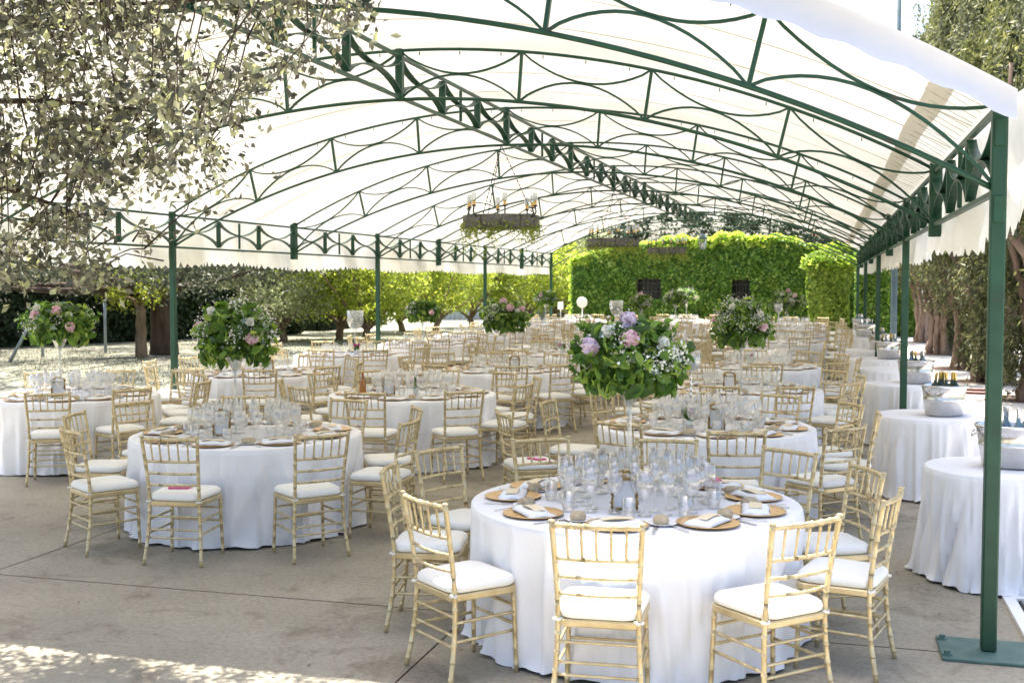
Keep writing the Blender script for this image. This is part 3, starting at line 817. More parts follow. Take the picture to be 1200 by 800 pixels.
# measured tables
T('right', 0, -1.05, 6.37, None, {'list': [(-88,1.33),(-48,1.38),(-131,1.32),(-173,1.38),(157,1.46),(125,1.45),(90,1.37),(54,1.35),(22,1.33),(-12,1.36)]})
T('right', 1, -1.01, 9.89, None, {'list': [(-114,1.32),(-76,1.56),(-43,1.52),(-5,1.36),(30,1.35),(66,1.35),(102,1.36),(138,1.36),(174,1.4),(-152,1.75)]})
T('right', 2, -.97, 13.45, -96)
T('right', 3, -1.0, 17.0, -80)
T('right', 5, -.95, 24.3, -70)
T('right', 6, -1.0, 27.8, -86)
T('right', 7, -1.0, 31.3, -100)
T('right', 8, -1.0, 34.8, -90)
T('middle', 0, -4.6, 8.38, None, {'list': [(-83,1.38),(-41,1.44),(-3,1.40),(33,1.37),(75,1.28),(120,1.45),(159,1.5),(-165,1.38),(-122,1.40)]})
T('middle', 1, -4.47, 11.9, None, {'list': [(-87,1.5),(-50,1.5),(-13,1.36),(23,1.36),(59,1.36),(95,1.36),(131,1.36),(160,1.38),(-160,1.4),(-124,1.4)]})
T('middle', 2, -4.42, 15.46, -75)
for k in range(3, 9): T('middle', k, -4.45+.1*math.sin(k*2), 8.38+3.54*k, -80+17*k)
T('left', 0, -8.05, 10.75, None, {'list': [(-62,1.45),(-30,1.38),(10,1.45),(46,1.40),(72,1.5),(105,1.4),(140,1.45),(176,1.4),(-140,1.36),(-100,1.36)]})
T('left', 1, -7.5, 13.95, None, {'list': [(-96,1.42),(-60,1.42),(-24,1.40),(12,1.36),(48,1.36),(84,1.36),(125,1.4),(156,1.45),(-168,1.45),(-132,1.4)]})
for k in range(2, 8): T('left', k, -7.9+.1*math.sin(k*3), 10.8+3.6*k, -92+23*k)
def tname(t): return f"{t['row']} row's {ORD[t['k']]} table"
def pos_words(i, n):
    if n == 1: return 'only'
    if i == 0: return 'leftmost'
    if i == n-1: return 'rightmost'
    if n % 2 and i == n//2: return 'middle'
    return f'{ORD[i]} from left' if i < n/2 else f'{ORD[n-1-i]} from right'
used = {'chair': False}
def take(src, loc, rz, label):
    """first use moves the prototype itself, later uses copy it with its parts"""
    if src.location.z < -40:
        src.location = loc; src.rotation_euler = (0,0,rz); src['label'] = label; return src
    return copy_tree(src, loc, rz, label)
HIDE = set()
R_ = random.Random(5)
nglass = 0
settings = []
for ti, t in enumerate(TABLES):
    cx, cy = t['x'], t['y']; nm = tname(t)
    depth = -cx*SY+cy*CY
    tb = take(round0, (cx, cy, 0), R_.random()*6, f'round folding table hidden under white cloth, the {nm}')
    take(cloth_obj[ti % 3], (cx, cy, 0), {0: 2.1, 8: .4}.get(ti, R_.random()*6.28), f'white floor length tablecloth draped over the {nm}')
    lst = t['over'].get('list')
    if not lst:
        lst = [(t['ph']+36*k+R_.uniform(-5, 5), 1.36+R_.uniform(-.05, .14)) for k in range(10)]
    ch = []
    for a, rb_ in lst:
        ar = R(a); r_ = rb_-.19
        x, y = cx+math.cos(ar)*r_, cy+math.sin(ar)*r_
        bx, by = cx+math.cos(ar)*rb_, cy+math.sin(ar)*rb_
        d_ = -bx*SY+by*CY
        ch.append(dict(a=ar, x=x, y=y, side='near' if d_ < depth else 'far', sx=screen_x(bx, by)))
    for side in ('near', 'far'):
        g = sorted([c for c in ch if c['side'] == side], key=lambda c: c['sx'])
        for i, c in enumerate(g):
            c['pos'] = pos_words(i, len(g))
    for c in ch:
        px = 600+1330*c['sx']
        if px < -40 or px > 1240: continue
        lb = f"gold chair with white cushion, {c['pos']} on {c['side']} side of {nm}"
        rz = c['a']+PI/2+R_.uniform(-.06, .06)
        src = chair0 if depth < 25 else far_chair0
        if (nm, c['side'], c['pos']) in HIDE: continue
        c['o'] = take(src, (c['x'], c['y'], 0), rz, lb)
    # settings follow the chairs, evenly round the table
    for c in ch:
        ar = c['a']; ur = Vector((math.cos(ar), math.sin(ar), 0)); tr = Vector((-math.sin(ar), math.cos(ar), 0))
        C0 = Vector((cx, cy, TOPZ+.0015))
        p = C0+ur*.70; settings.append((t, c, p))
        who = f"{c['pos']} {c['side']} chair of {nm}"
        rz = ar+PI/2
        take(plate0, p, rz, f"gold charger plate before {who}")
        take(nap0[R_.randrange(3)], p+Vector((0,0,.0)), rz+R_.uniform(-.5, .5), f"folded white napkin before {who}")
        if depth < 20:
            q = C0+ur*.60+tr*-.215
            take(side0, q, 0, f"white bread plate for {who}")
            take(bun0, q+Vector((R_.uniform(-.008,.008), R_.uniform(-.008,.008), .0)), R_.random()*6, f"bread roll beside glasses for {who}")
        if depth < 17:
            for o, s_ in ((.20, fork0), (-.20, knife0)):
                q = C0+ur*.72+tr*(-o)
                take(s_, q, rz+R_.uniform(-.05, .05), f"silver {s_.name.split('.')[0]} at plate of {who}")
        # four glasses behind each plate
        for gi, (rr_, tt) in enumerate(((.47, .02), (.40, .10), (.39, -.06), (.31, .05), (.29, -.06))):
            if depth > 12 and gi == 4 or depth > 18 and gi == 3: continue
            q = C0+ur*(rr_+R_.uniform(-.02,.02))+tr*(tt+R_.uniform(-.012,.012))
            if depth < 13.2:
                g_ = gl[(3, 1, 0, 2, 2)[gi]]
                take(g_, q, 0, f"clear glass {g_['category']} among the glasses on the {nm}"); nglass += 1
            else: settings[-1] += ((q, gi),)
# glasses of the far tables, too many to count
sb = MB(); PR = [([(.033,.0),(.038,.10)], 8), ([(.036,.002),(.005,.01),(.004,.075),(.04,.11),(.045,.14),(.04,.19)], 8), ([(.034,.002),(.004,.01),(.004,.085),(.036,.115),(.04,.14),(.034,.19)], 8), ([(.03,.002),(.004,.01),(.004,.09),(.022,.12),(.025,.16),(.023,.23)], 8)]
for s_ in settings:
    for q, gi in s_[3:]:
        sb.lathe(PR[gi][0], PR[gi][1], q)
fg = sb.build('glassware', M['glass']); tag(fg, 'clear glasses crowding the cloths of all the tables farther back', 'glassware', None, 'stuff')
# pink booklets
b = MB(); b.box((0,0,.006), (.15,.085,.012), 0, 0, .002); b.box((0,0,.0135), (.10,.03,.002), 1)
bk0 = b.build('pink_booklet', [M['pink'], M['paper']], None, (0,0,-50)); tag(bk0, 'x', 'booklet', 'pink booklets left on chairs and plates')
def seat_of(row, k, side, pos):
    for t, c, *_ in settings:
        if t['row'] == row and t['k'] == k and c['side'] == side and c['pos'] == pos: return c
def chair_near(row, k, deg):
    best = None
    for t, c, *_ in settings:
        if t['row'] == row and t['k'] == k:
            d = abs((math.degrees(c['a'])-deg+180) % 360-180)
            if best is None or d < best[0]: best = (d, c)
    return best[1]
c = chair_near('middle', 0, -83); take(bk0, (c['x']-.03, c['y']-.02, .5175), .25, "pink booklet lying on a white seat cushion at middle row's first table")
c = chair_near('right', 1, -152); take(bk0, (c['x']+.05, c['y'], .5175), -.5, "pink booklet on the pulled out chair left of right row's second table")
take(bk0, (-1.05+.70*math.cos(R(54))-.05, 6.37+.70*math.sin(R(54))-.05, TOPZ+.046), .4, "pink booklet on a napkin at the far right of right row's first table")

# centrepieces
F = arrangement
F(True, 21, "big bouquet of green leaves with lilac and pink peonies on right row's first table", -1.09, 6.42, 1.565, .285, .215, 4, .8, 2.0)
F(False, 4, "leafy bouquet with pink peonies and baby's breath on middle row's first table", -4.72, 8.40, 1.56, .30, .27, 4, 1.8, 1.5)
F(False, 7, "round leafy bouquet with pink peonies on left row's first table", -8.20, 10.75, 1.53, .34, .25, 3, .8, 1.2)
F(False, 9, "dark green bouquet with pink peonies on middle row's third table", -4.42, 15.46, 1.50, .30, .22, 4, .5, 1.2)
F(False, 12, "tall bouquet with white blossoms and pale pink roses on right row's third table", -.97, 13.45, 1.50, .30, .29, 4, 1.9, 1.3)
F(False, 14, "leafy bouquet under the citrus trees on left row's fourth table", -7.9, 21.6, 1.40, .30, .24, 2, .4)
F(False, 16, "leafy bouquet beside the last left post on left row's seventh table", -8.0, 32.4, 1.50, .30, .22, 1, .4)
F(False, 18, "pale bouquet before the ivy wall window on middle row's seventh table", -4.75, 29.7, 1.45, .26, .22, 2, .9)
F(False, 20, "pale bouquet before the ivy wall on middle row's eighth table", -4.3, 33.2, 1.50, .30, .24, 2, .9)
F(False, 22, "white flowered bouquet before the ivy wall on middle row's ninth table", -4.4, 36.7, 1.52, .34, .26, 2, 1.2)
F(False, 25, "white and green bouquet left of the topiary on right row's seventh table", -.95, 27.9, 1.50, .38, .28, 2, 1.3)
for x, y, rz, n in ((-1.06, 6.10, .12, "right row's first"), (-.90, 9.70, -.1, "right row's second"), (-1.08, 13.15, -.1, "right row's third"), (-4.72, 8.18, .25, "middle row's first"),
                 (-4.66, 11.65, .2, "middle row's second"), (-4.2, 15.2, .2, "middle row's third"), (-8.0, 10.45, .5, "left row's first"), (-7.2, 13.7, .3, "left row's second")):
    gold_frame(x, y, rz, f"ornate gold framed white print standing on {n} table")
posy(-4.38, 11.75, "posy of magenta flowers in a jar on middle row's second table")
posy(-1.12, 9.62, "posy of green leaves and a magenta flower on right row's second table", TOPZ, False)
posy(-4.4, 19.0, "posy with magenta flowers in a jar on middle row's fourth table")
posy(-7.8, 18.05, "posy with magenta flowers under the glass goblet on left row's third table")
posy(-1.1, 17.0, "posy with yellowish leaves in a jar on right row's fourth table", TOPZ, False)
def goblet(x, y, s_, label, fill=True):
    t = thing('glass_goblet', label, 'vase', (x, y, TOPZ), 0, 'giant stemmed glass vases on the tables')
    b = MB(); b.lathe([(0,.003),(.11*s_,.003),(.11*s_,.01),(.025*s_,.03),(.014*s_,.08),(.013*s_,.42*s_),(.04*s_,.47*s_),(.13*s_,.56*s_),(.165*s_,.68*s_),(.16*s_,.86*s_),(.155*s_,.86*s_),(.158*s_,.68*s_),(.12*s_,.575*s_),(.0,.48*s_)], 24)
    b.build('bowl', M['crystal'], t)
    if fill:
        P, d = ball(90, (0,0,.62*s_), (.11*s_,.11*s_,.10*s_), .1); V, F_ = leaf_arrays(P, .06, None, .7)
        link('white_blossom', mesh_from('white_blossom', [(V, F_, 0)], M['gyp']), t)
    return t
goblet(-7.85, 18.1, .88, "tall stemmed glass vase with white blossoms before the left trees")
goblet(-4.75, 26.1, .95, "huge stemmed glass vase standing before the ivy wall left of the window")
def candle_tower(x, y, h, label):
    t = thing('candle_holder', label, 'candle holder', (x, y, TOPZ), 0, 'tall candle holders with glass cups')
    b = MB(); p = [(0,.002),(.07,.002),(.07,.008),(.015,.02)]
    for k in range(8): z = .03+k*(h-.05)/8; p += [(.008, z), (.015, z+.02), (.008, z+.04)]
    p += [(.012,h),(.03,h+.01),(0,h+.012)]
    b.lathe(p, 14); b.build('stem', M['silver'], t)
    b = MB(); b.lathe([(.03,h+.012),(.075,h+.03),(.085,h+.10),(.08,h+.19),(.077,h+.19),(.082,h+.10),(.07,h+.035),(0,h+.02)], 20); b.build('glass_cup', M['crystal'], t)
    b = MB(); b.lathe([(0,h+.03),(.055,h+.03),(.056,h+.15),(.04,h+.152),(0,h+.148)], 18); b.build('candle', M['white'], t)
    return t
candle_tower(-1.15, 9.98, .46, "twisted silver stand with a fat white candle on right row's second table")
candle_tower(-1.05, 17.1, .50, "twisted silver stand with a white candle on right row's fourth table")
candle_tower(-1.0, 24.3, .60, "twisted silver stand with a white candle before the topiary")
b = MB(); b.lathe([(0,.002),(.034,.002),(.036,.01),(.036,.13),(.03,.16),(.014,.19),(.013,.25),(.016,.252),(.016,.27),(0,.27)], 16)
ab = b.build('amber_bottle', M['amber'], None, (-4.83, 11.33, TOPZ)); tag(ab, "amber glass bottle at the near edge of middle row's second table", 'bottle')
# the long table that interrupts the right row
lt = thing('long_table', 'rectangular banquet table under white cloth between right row round tables', 'table', (-1.1, 20.4, 0))
b = MB(); b.box((0,0,.73), (.9,2.2,.03), 0, 0, .004); b.build('tabletop', M['ply'], lt)
for sx in (-.35,.35):
    for sy in (-.95,.95): b = MB(); b.tube([(sx,sy,0),(sx,sy,.715)], .018, 8); b.build('leg', M['iron'], lt)
b = MB(); vs = []; fs = []; n = 200; w, d = .46, 1.115
out = rr(2*w, 2*w, 2*d, .03, 3); per = []
L_ = [math.dist(out[i], out[(i+1) % len(out)]) for i in range(len(out))]; tot = sum(L_)
for k in range(n):
    s_ = tot*k/n; i = 0
    while s_ > L_[i]: s_ -= L_[i]; i += 1
    u = s_/L_[i]; p, q = out[i], out[(i+1) % len(out)]; per.append((p[0]+(q[0]-p[0])*u, p[1]+(q[1]-p[1])*u))
ff = fold_fn(77, n); rows = 12
for q in range(rows):
    u = q/(rows-1)
    for k, (x, y) in enumerate(per):
        a = 2*PI*k/n; s_ = 1+(.01+.05*ff(a)*u+.08*u)*.8; vs.append((x*(1+(s_-1)*1.0), y*(1+(s_-1)*.45), max(.004, TOPZ-.748*u)))
for q in range(rows-1):
    for k in range(n): fs.append((q*n+k, q*n+(k+1) % n, (q+1)*n+(k+1) % n, (q+1)*n+k))
fs.append(tuple(range(n)))
b.add(vs, fs, 0, True); o = b.build('tablecloth', M['cloth'], None, (-1.1, 20.4, 0)); tag(o, 'white cloth draped to the floor over the rectangular table in right row', 'tablecloth', 'white cloths on the banquet tables')
for sx in (-1, 1):
    for k in range(4):
        y = 20.4-.82+k*.55; x = -1.1+sx*.30; who = f"the long table, {'left' if sx < 0 else 'right'} side, {ORD[k]} place from the front"
        take(plate0, (x, y, TOPZ+.0015), 0, f"gold charger plate on {who}"); take(nap0[0], (x, y, TOPZ+.0015), sx*.2, f"folded white napkin on {who}")
        take(chair0, (-1.1+sx*.80, y, 0), sx*PI/2, f"gold chair at {who}")

# ------------------------------------------------------------------ bucket tables along the right posts
small0 = make_round_table(.46, 'round_side_table', 'x', 'small round drinks tables by the right posts')
sc_ = []
for s_ in (61, 73):
    o = round_cloth(.48, TOPZ, s_, .065, .8, 200).build('tablecloth', M['cloth'], None, (0,0,-50)); tag(o, 'x', 'tablecloth', 'white cloths on the drinks tables'); sc_.append(o)
b = MB(); b.lathe([(0,.004),(.185,.004),(.19,.012),(.207,.14),(.212,.145),(.212,.158),(.209,.163),(.226,.262),(.235,.268),(.237,.283),(.228,.288),(.219,.275),(.182,.02),(0,.016)], 48, (0,0,0), 0, True, 1.12, .85)
bucket0 = b.build('ice_bucket', M['steel'], None, (0,0,-50)); tag(bucket0, 'x', 'ice bucket', 'steel ice buckets on the drinks tables')
b = MB()
for s_ in (-1, 1): b.tube([(s_*.25, -.05, .24), (s_*.275, -.045, .225), (s_*.283, 0, .205), (s_*.275, .045, .225), (s_*.25, .05, .24)], .006, 6)
b.build('handle', M['steel'], bucket0)
b = MB(); P_, _ = ball(1, (0,0,0), (0,0,0)); 
b.lathe([(.0,.21),(.10,.215),(.21,.205)], 24, (0,0,0), 0, True, 1.1, .83); b.build('ice', M['crystal'], bucket0)
def bottle(kind):
    b = MB(); b.lathe([(0,.0),(.034,.001),(.037,.01),(.037,.17),(.032,.195),(.0155,.225),(.0135,.25)], 14); b.lathe([(.0135,.25),(.0145,.252),(.0135,.31),(.0155,.318),(0,.32)], 14, (0,0,0), 1)
    return b.build('bottle', [M['bottle'] if kind else M['water'], M['foil'] if kind else M['silver']], None, (0,0,-50))
wine0 = bottle(1); tag(wine0, 'x', 'bottle', 'bottles standing in the ice buckets'); wat0 = bottle(0); tag(wat0, 'x', 'bottle', 'bottles standing in the ice buckets')
SIDE = [(1.13, 8.21, 'water'), (.93, 11.30, 'wine'), (.93, 14.75, 'mixed'), (.86, 17.2, 'none'), (.84, 19.4, 'mixed'), (.80, 22.0, 'mixed'), (.72, 27.0, 'water'), (.70, 31.0, 'water')]
for i, (x, y, kind) in enumerate(SIDE):
    nm = f"{ORD[i]} nearest small drinks table"
    take(small0, (x, y, 0), i, f"small round table under white cloth, the {nm}")
    take(sc_[i % 2], (x, y, 0), i*1.7+.5, f"white cloth falling to the floor round the {nm}")
    if kind == 'none': continue
    bx, by = x+(.10 if i == 0 else .17 if i == 1 else .12), y+.05
    if i == 1: bx, by = x+.13, y+.02
    take(bucket0, (bx, by, TOPZ+.003), .15+i, f"polished steel ice bucket standing on the {nm}")
    r_ = random.Random(i)
    for k in range(7):
        a = k*2.399; q = .05+.085*math.sqrt(k/7); k_ = kind if kind != 'mixed' else ('wine', 'water')[k % 2]
        o = take(wine0 if k_ == 'wine' else wat0, (bx+math.cos(a)*q, by+math.sin(a)*q*.75, TOPZ+.085), a, f"{'dark green gold topped' if k_ == 'wine' else 'pale blue glass'} bottle in the ice bucket on {nm}")
        o.rotation_euler = (r_.uniform(-.12,.12), r_.uniform(-.12,.12), a)
def tray_stand(x, y, rz, label):
    t = thing('tray_stand', label, 'tray stand', (x, y, 0), rz, 'dark red folding tray stands')
    for s_ in (-1, 1):
        b = MB(); b.box((s_*.20, 0, .775), (.035, .50, .03), 0, 0, .005); b.build('top_rail', M['red_wood'], t)
        for yy in (-.20, .20):
            b = MB(); b.ribbon([(s_*.20, yy+.012*s_, .77), (-s_*.22, yy+.012*s_, .0)], (0,1,0), .011, .016); b.build('leg', M['red_wood'], t)
    b = MB()
    for s_ in (-1, 1): b.box((s_*.14, 0, .16), (.02, .37, .025))
    b.build('stretcher', M['red_wood'], t)
    return t
tray_stand(1.70, 10.4, 1.45, 'dark red folding tray stand between the two nearest drinks tables')
tray_stand(1.60, 13.6, 1.45, 'dark red folding tray stand behind the second drinks table')
# framed floor grate at the right edge
gr = thing('floor_grate', 'pale metal framed floor grate beside the near green post', 'floor grate', (1.62, 7.12, 0))
b = MB()
for sx in (-1, 1): b.box((sx*.50, 0, .012), (.07, 1.1, .024))
for sy in (-1, 1): b.box((0, sy*.515, .012), (.93, .07, .024))
b.build('frame', M['white'], gr)
b = MB()
for k in range(22): b.box((-.44+.88*k/21, 0, .008), (.014, .955, .012))
b.build('bars', M['iron'], gr)

# ------------------------------------------------------------------ hanging things
def chandelier(x, y, zc, label, garland=True, seed=1, r=.46):
    global rng
    rng = np.random.default_rng(seed)
    t = thing('chandelier', label, 'chandelier', (x, y, zc-.08), 0, 'wheel chandeliers hung from the ridge')
    b = MB(); n = 12
    for k in range(n):
        a = 2*PI*k/n; b.box((math.cos(a)*r, math.sin(a)*r, .08), (.03, 2*r*math.tan(PI/n)-.008, .16), 0, a, .004)
    for a in (0, PI/2): b.box((0, 0, .045+.051*(a > 0)), (2*r-.04, .05, .045), 0, a)
    b.lathe([(r+.018,.02),(r+.022,.02),(r+.022,.045),(r+.018,.045)], 36, (0,0,0), 0); b.build('wooden_ring', M['greywood'], t)
    for k in range(8):
        a = 2*PI*(k+.5)/8; rr_ = r*(1.02 if k % 2 else .72); p = Vector((math.cos(a), math.sin(a), 0))
        b = MB(); b.tube([p*(rr_-.02)+Vector((0,0,.12)), p*(rr_+.05)+Vector((0,0,.14)), p*(rr_+.085)+Vector((0,0,.19)), p*(rr_+.07)+Vector((0,0,.25))], .010, 6)
        c = p*(rr_+.07); b.lathe([(.01,.25),(.034,.262),(.034,.268),(.014,.272),(.014,.30)], 12, c); ca = b.build('candle_arm', M['iron'], t)
        b = MB(); b.lathe([(.018,.272),(.020,.28),(.020,.325),(0,.33)], 10, c); b.build('candle_cup', M['brass'], ca)
        b = MB(); b.lathe([(.022,.31),(.034,.335),(.036,.37),(.028,.42),(.026,.42),(.034,.37),(.03,.338),(.0,.315)], 12, c); b.build('glass_shade', M['crystal'], ca)
    for k in range(3):
        a = 2*PI*k/3+.4; b = MB(); top = Vector((0,0,ZR-DZ-zc+.08)); bot = Vector((math.cos(a)*r*.9, math.sin(a)*r*.9, .16)); m_ = int((top-bot).length/.05)
        for j in range(m_):
            p0 = bot+(top-bot)*(j/m_); p1 = bot+(top-bot)*((j+.75)/m_); b.tube([p0, p1], .0075 if j % 2 else .005, 5)
        b.build('chain', M['iron'], t)
    if garland:
        P = []
        for k in range(46):
            a = rng.random()*2*PI; L_ = .08+.34*rng.random()**2; q = int(L_*90)+6
            s_ = np.linspace(0, 1, q)[:,None]; base = np.array([math.cos(a)*r*(.7+.4*rng.random()), math.sin(a)*r*(.7+.4*rng.random()), .03])
            P.append(base+s_*np.array([rng.normal()*.10, rng.normal()*.10, -L_])+rng.normal(size=(q,3))*.024)
        V, F_ = leaf_arrays(np.concatenate(P), .05, None, .28, .2, .5, 1.0)
        a = rng.random(420)*2*PI; P2 = np.stack([np.cos(a)*r*1.05, np.sin(a)*r*1.05, rng.random(420)*.10-.03], 1)+rng.normal(size=(420,3))*.035
        V2, F2 = leaf_arrays(P2, .06, None, .3)
        link('fern_garland', mesh_from('fern_garland', [(V, F_, 0), (V2, F2, 0)], M['lf_fern']), t)
    return t
chandelier(XM-.07, Yk(1), 2.76, 'nearest wheel chandelier of grey wood trailing yellow green fern', True, 3)
chandelier(XM, Yk(3), 2.74, 'second grey wheel chandelier with fern before the ivy wall', True, 5)
chandelier(XM, Yk(5), 2.78, 'third smaller looking wheel chandelier farthest back under the ridge', True, 8)
la = thing('lantern', 'blue grey glass lantern hanging at the far end of the ridge', 'lantern', (XM+.1, Yk(7), 3.02))
b = MB(); 
for k in range(6):
    a = 2*PI*k/6; b.tube([(.09*math.cos(a), .09*math.sin(a), .03), (.15*math.cos(a), .15*math.sin(a), .34)], .009, 5)
b.lathe([(0,.0),(.06,.01),(.10,.03),(.09,.04),(0,.04)], 6, (0,0,0), 0, False); b.lathe([(.17,.335),(.175,.35),(.10,.43),(.04,.47),(.03,.52),(0,.53)], 6, (0,0,0), 0, False); b.build('frame', M['bluegrey'], la)
b = MB(); b.lathe([(.083,.04),(.142,.335)], 6, (0,0,0), 0, False); b.build('glass_panes', M['crystal'], la)
b = MB(); b.tube([(0,0,.53),(0,0,ZR-DZ-3.02)], .01, 6); b.build('hanging_rod', M['iron'], la)
b = MB(); b.lathe([(.015,.05),(.03,.09),(.035,.14),(.02,.19),(0,.2)], 10); b.build('bulb', M['white'], la)

# ------------------------------------------------------------------ ivy wall with barred windows
rng = np.random.default_rng(31)
WY = 44.0
bd = thing('ivy_building', 'garden building wholly covered in bright green ivy with two barred windows', 'building', (-4, WY, 0))
def wtop(x):                                   # sloping ivy crest
    return np.interp(x, [-9.7, -9.2, -7.5, -5.5, -4, -2.2, -.6, 1.2, 3.2], [2.8, 3.05, 3.42, 3.60, 3.68, 3.66, 3.35, 3.15, 3.0])
WIN = [(-6.72, 1.30, 2.28, .50), (-3.2, 1.25, 2.22, .36)]
b = MB(); xs = np.linspace(-9.6, 3.2, 65)
for i in range(64):
    x0, x1 = xs[i], xs[i+1]; xm = (x0+x1)/2; za, zb = wtop(x0)-.15, wtop(x1)-.15
    gaps = [w for w in WIN if abs(xm-w[0]) < w[3]]
    segs = [(0, None)] if not gaps else [(0, gaps[0][1]), (gaps[0][2], None)]
    for z0, z1 in segs:
        t0, t1 = (za, zb) if z1 is None else (z1, z1)
        b.add([(x0+4, 0, z0), (x1+4, 0, z0), (x1+4, 0, t1), (x0+4, 0, t0), (x0+4, .5, z0), (x1+4, .5, z0), (x1+4, .5, t1), (x0+4, .5, t0)], [(0,1,2,3), (7,6,5,4), (3,2,6,7), (1,0,4,5), (0,3,7,4), (2,1,5,6)])
b.add([(-5.6,.5,0),(-5.6,9,0),(-5.6,9,2.8),(-5.6,.5,2.8),(7.2,.5,0),(7.2,9,0),(7.2,9,2.8),(7.2,.5,2.8)], [(0,3,2,1),(4,5,6,7),(1,2,6,5),(3,7,6,2)])
M['stone'] = noisy('old_plaster', [(.3, (.10,.11,.07)), (.7, (.19,.18,.13))], 3, .9, 0, .3, 20)
b.build('wall', M['stone'], bd)
n = 76000
x = rng.uniform(-9.75, 3.2, n); z = rng.random(n)*np.array(wtop(x))
y = -.06-.22*rng.random(n)-.10*np.sin(x*2.1+z*1.3)*np.sin(z*2.7+x)-.05*np.sin(x*5.3)*np.sin(z*6.1)
keep = np.ones(n, bool)
for wx, z0, z1, hw in WIN: keep &= ~((np.abs(x-wx) < hw*(.92+.2*rng.random(n))) & (z > z0-.05+.1*rng.random(n)) & (z < z1-.02-.15*rng.random(n)))
P = np.stack([x+4, y, z], 1)[keep]; nn = np.tile([[0,-.8,.6]], (len(P),1))
V, F_ = leaf_arrays(P, .105, nn, .8, .3, .5, 1.4)
link('ivy', mesh_from('ivy', [(V, F_, 0)], M['lf_ivy']), bd)
n = 13000; x = rng.uniform(-9.8, 3.2, n); u = rng.random(n)
z = wtop(x)-.30+.42*rng.random(n)+.08*np.sin(x*3)+.05*np.sin(x*9); y = -.35*rng.random(n)+.7*rng.random(n)**2
P = np.stack([x+4, y, z], 1)
xe = rng.normal(-9.7, .12, 3500); P2 = np.stack([xe+4, rng.uniform(-.3, 6, 3500)*rng.random(3500), rng.random(3500)*3.1], 1)
V, F_ = leaf_arrays(np.concatenate([P, P2]), .15, None, .85, .25, .4, .6)
link('ivy_crest', mesh_from('ivy_crest', [(V, F_, 0)], M['lf_ivytop']), bd)
for wx, z0, z1, hw in WIN:
    b = MB(); b.box((wx+4, .36, (z0+z1)/2), (2*hw, .04, z1-z0)); w_ = b.build('window', mat('dark_window', (.012,.014,.014), .15), bd)
    b = MB()
    for k in range(6): xx = wx+4-hw+2*hw*(k+.5)/6; b.tube([(xx, -.03, z0), (xx, -.03, z1)], .014, 6)
    for k in range(2): zz = z0+(z1-z0)*(k+1)/3; b.box((wx+4, -.03, zz), (2*hw, .012, .03))
    b.build('iron_grille', M['iron'], w_)
# clipped ivy column
rng = np.random.default_rng(33)
tp = thing('topiary', 'clipped leafy column with a rounded top standing before the ivy wall', 'topiary', (.0, 40.0, 0))
b = MB(); b.lathe([(.46,0),(.52,.6),(.56,1.6),(.60,2.4),(.5,2.75),(.2,2.9),(0,2.92)], 20); b.build('topiary_shade_core', M['core'], tp)  # solid dark core added for the shade between the leaves
n = 9500; a = rng.random(n)*2*PI; z = rng.random(n)*3.1
rad = np.interp(z, [0,.5,1.6,2.5,2.85,3.02,3.12], [.56,.60,.66,.74,.70,.46,.1])*(.9+.14*rng.random(n))*(1+.05*np.sin(a*5+z*3))
P = np.stack([np.cos(a)*rad, np.sin(a)*rad, z], 1); D = np.stack([np.cos(a), np.sin(a), np.full(n, .5)], 1)
a2 = rng.random(900)*2*PI; P2 = np.stack([np.cos(a2)*.80, np.sin(a2)*.80, 2.45+.35*rng.random(900)], 1)+rng.normal(size=(900,3))*.07
V, F_ = leaf_arrays(np.concatenate([P, P2]), .12, np.concatenate([D, np.tile([[0,0,1.]], (900,1))]), .8, .25, .4, .8)
link('foliage', mesh_from('foliage', [(V, F_, 0)], M['lf_topi']), tp)

# ------------------------------------------------------------------ trees
def limb(b, pts, r0, r1, n=9, wob=.03, seed=0):
    r_ = random.Random(seed); P = smooth_path(pts, 6); m_ = len(P)
    P = [p+Vector((r_.uniform(-wob,wob), r_.uniform(-wob,wob), 0))*(i > 0) for i, p in enumerate(P)]
    b.tube(P, [r0+(r1-r0)*(i/(m_-1))**.8*(1+.06*math.sin(i*2)) for i in range(m_)], n)
def crown_mesh(name, m, n_cl, per, c, r, cr, size, asp, zmin=None, shell=.55, droop=.2, extra=None):
    P, C = clumps(n_cl, per, c, r, cr, shell, .8, zmin)
    V, F_ = leaf_arrays(P, size, np.tile([[0,0,.5]], (len(P),1)), asp, .25, .4, droop)
    return mesh_from(name, [(V, F_, 0)], m), C
def fork_tree(nm, label, cat, x, y, leaf, bark, h0, forks, c, r, n_cl, per, cr, size, asp, r0, seed, zmin=None, group=None):
    global rng
    rng = np.random.default_rng(seed); r_ = random.Random(seed)
    t = thing(nm, label, cat, (x, y, 0), 0, group)
    me, C = crown_mesh('crown', leaf, n_cl, per, c, r, cr, size, asp, zmin); link('crown', me, t)
    b = MB(); lean = Vector((r_.uniform(-.15,.15), r_.uniform(-.15,.15), 0))
    top = Vector((0,0,h0))+lean
    limb(b, [(0,0,-.05), (lean.x*.3, lean.y*.3, h0*.5), tuple(top)], r0*1.25, r0*.85, 12, .02, seed)
    for k in range(forks):
        q = Vector(C[r_.randrange(len(C))]); mid = top.lerp(q, .5)+Vector((0,0,-.15*r_.random()))
        limb(b, [tuple(top-Vector((0,0,.12*r_.random()))), tuple(top.lerp(mid, .5)+Vector((r_.uniform(-.1,.1), r_.uniform(-.1,.1), .05))), tuple(mid), tuple(q)], r0*(.62-.03*k), .015, 8, .03, seed+k)
    b.build('trunk', bark, t)
    return t
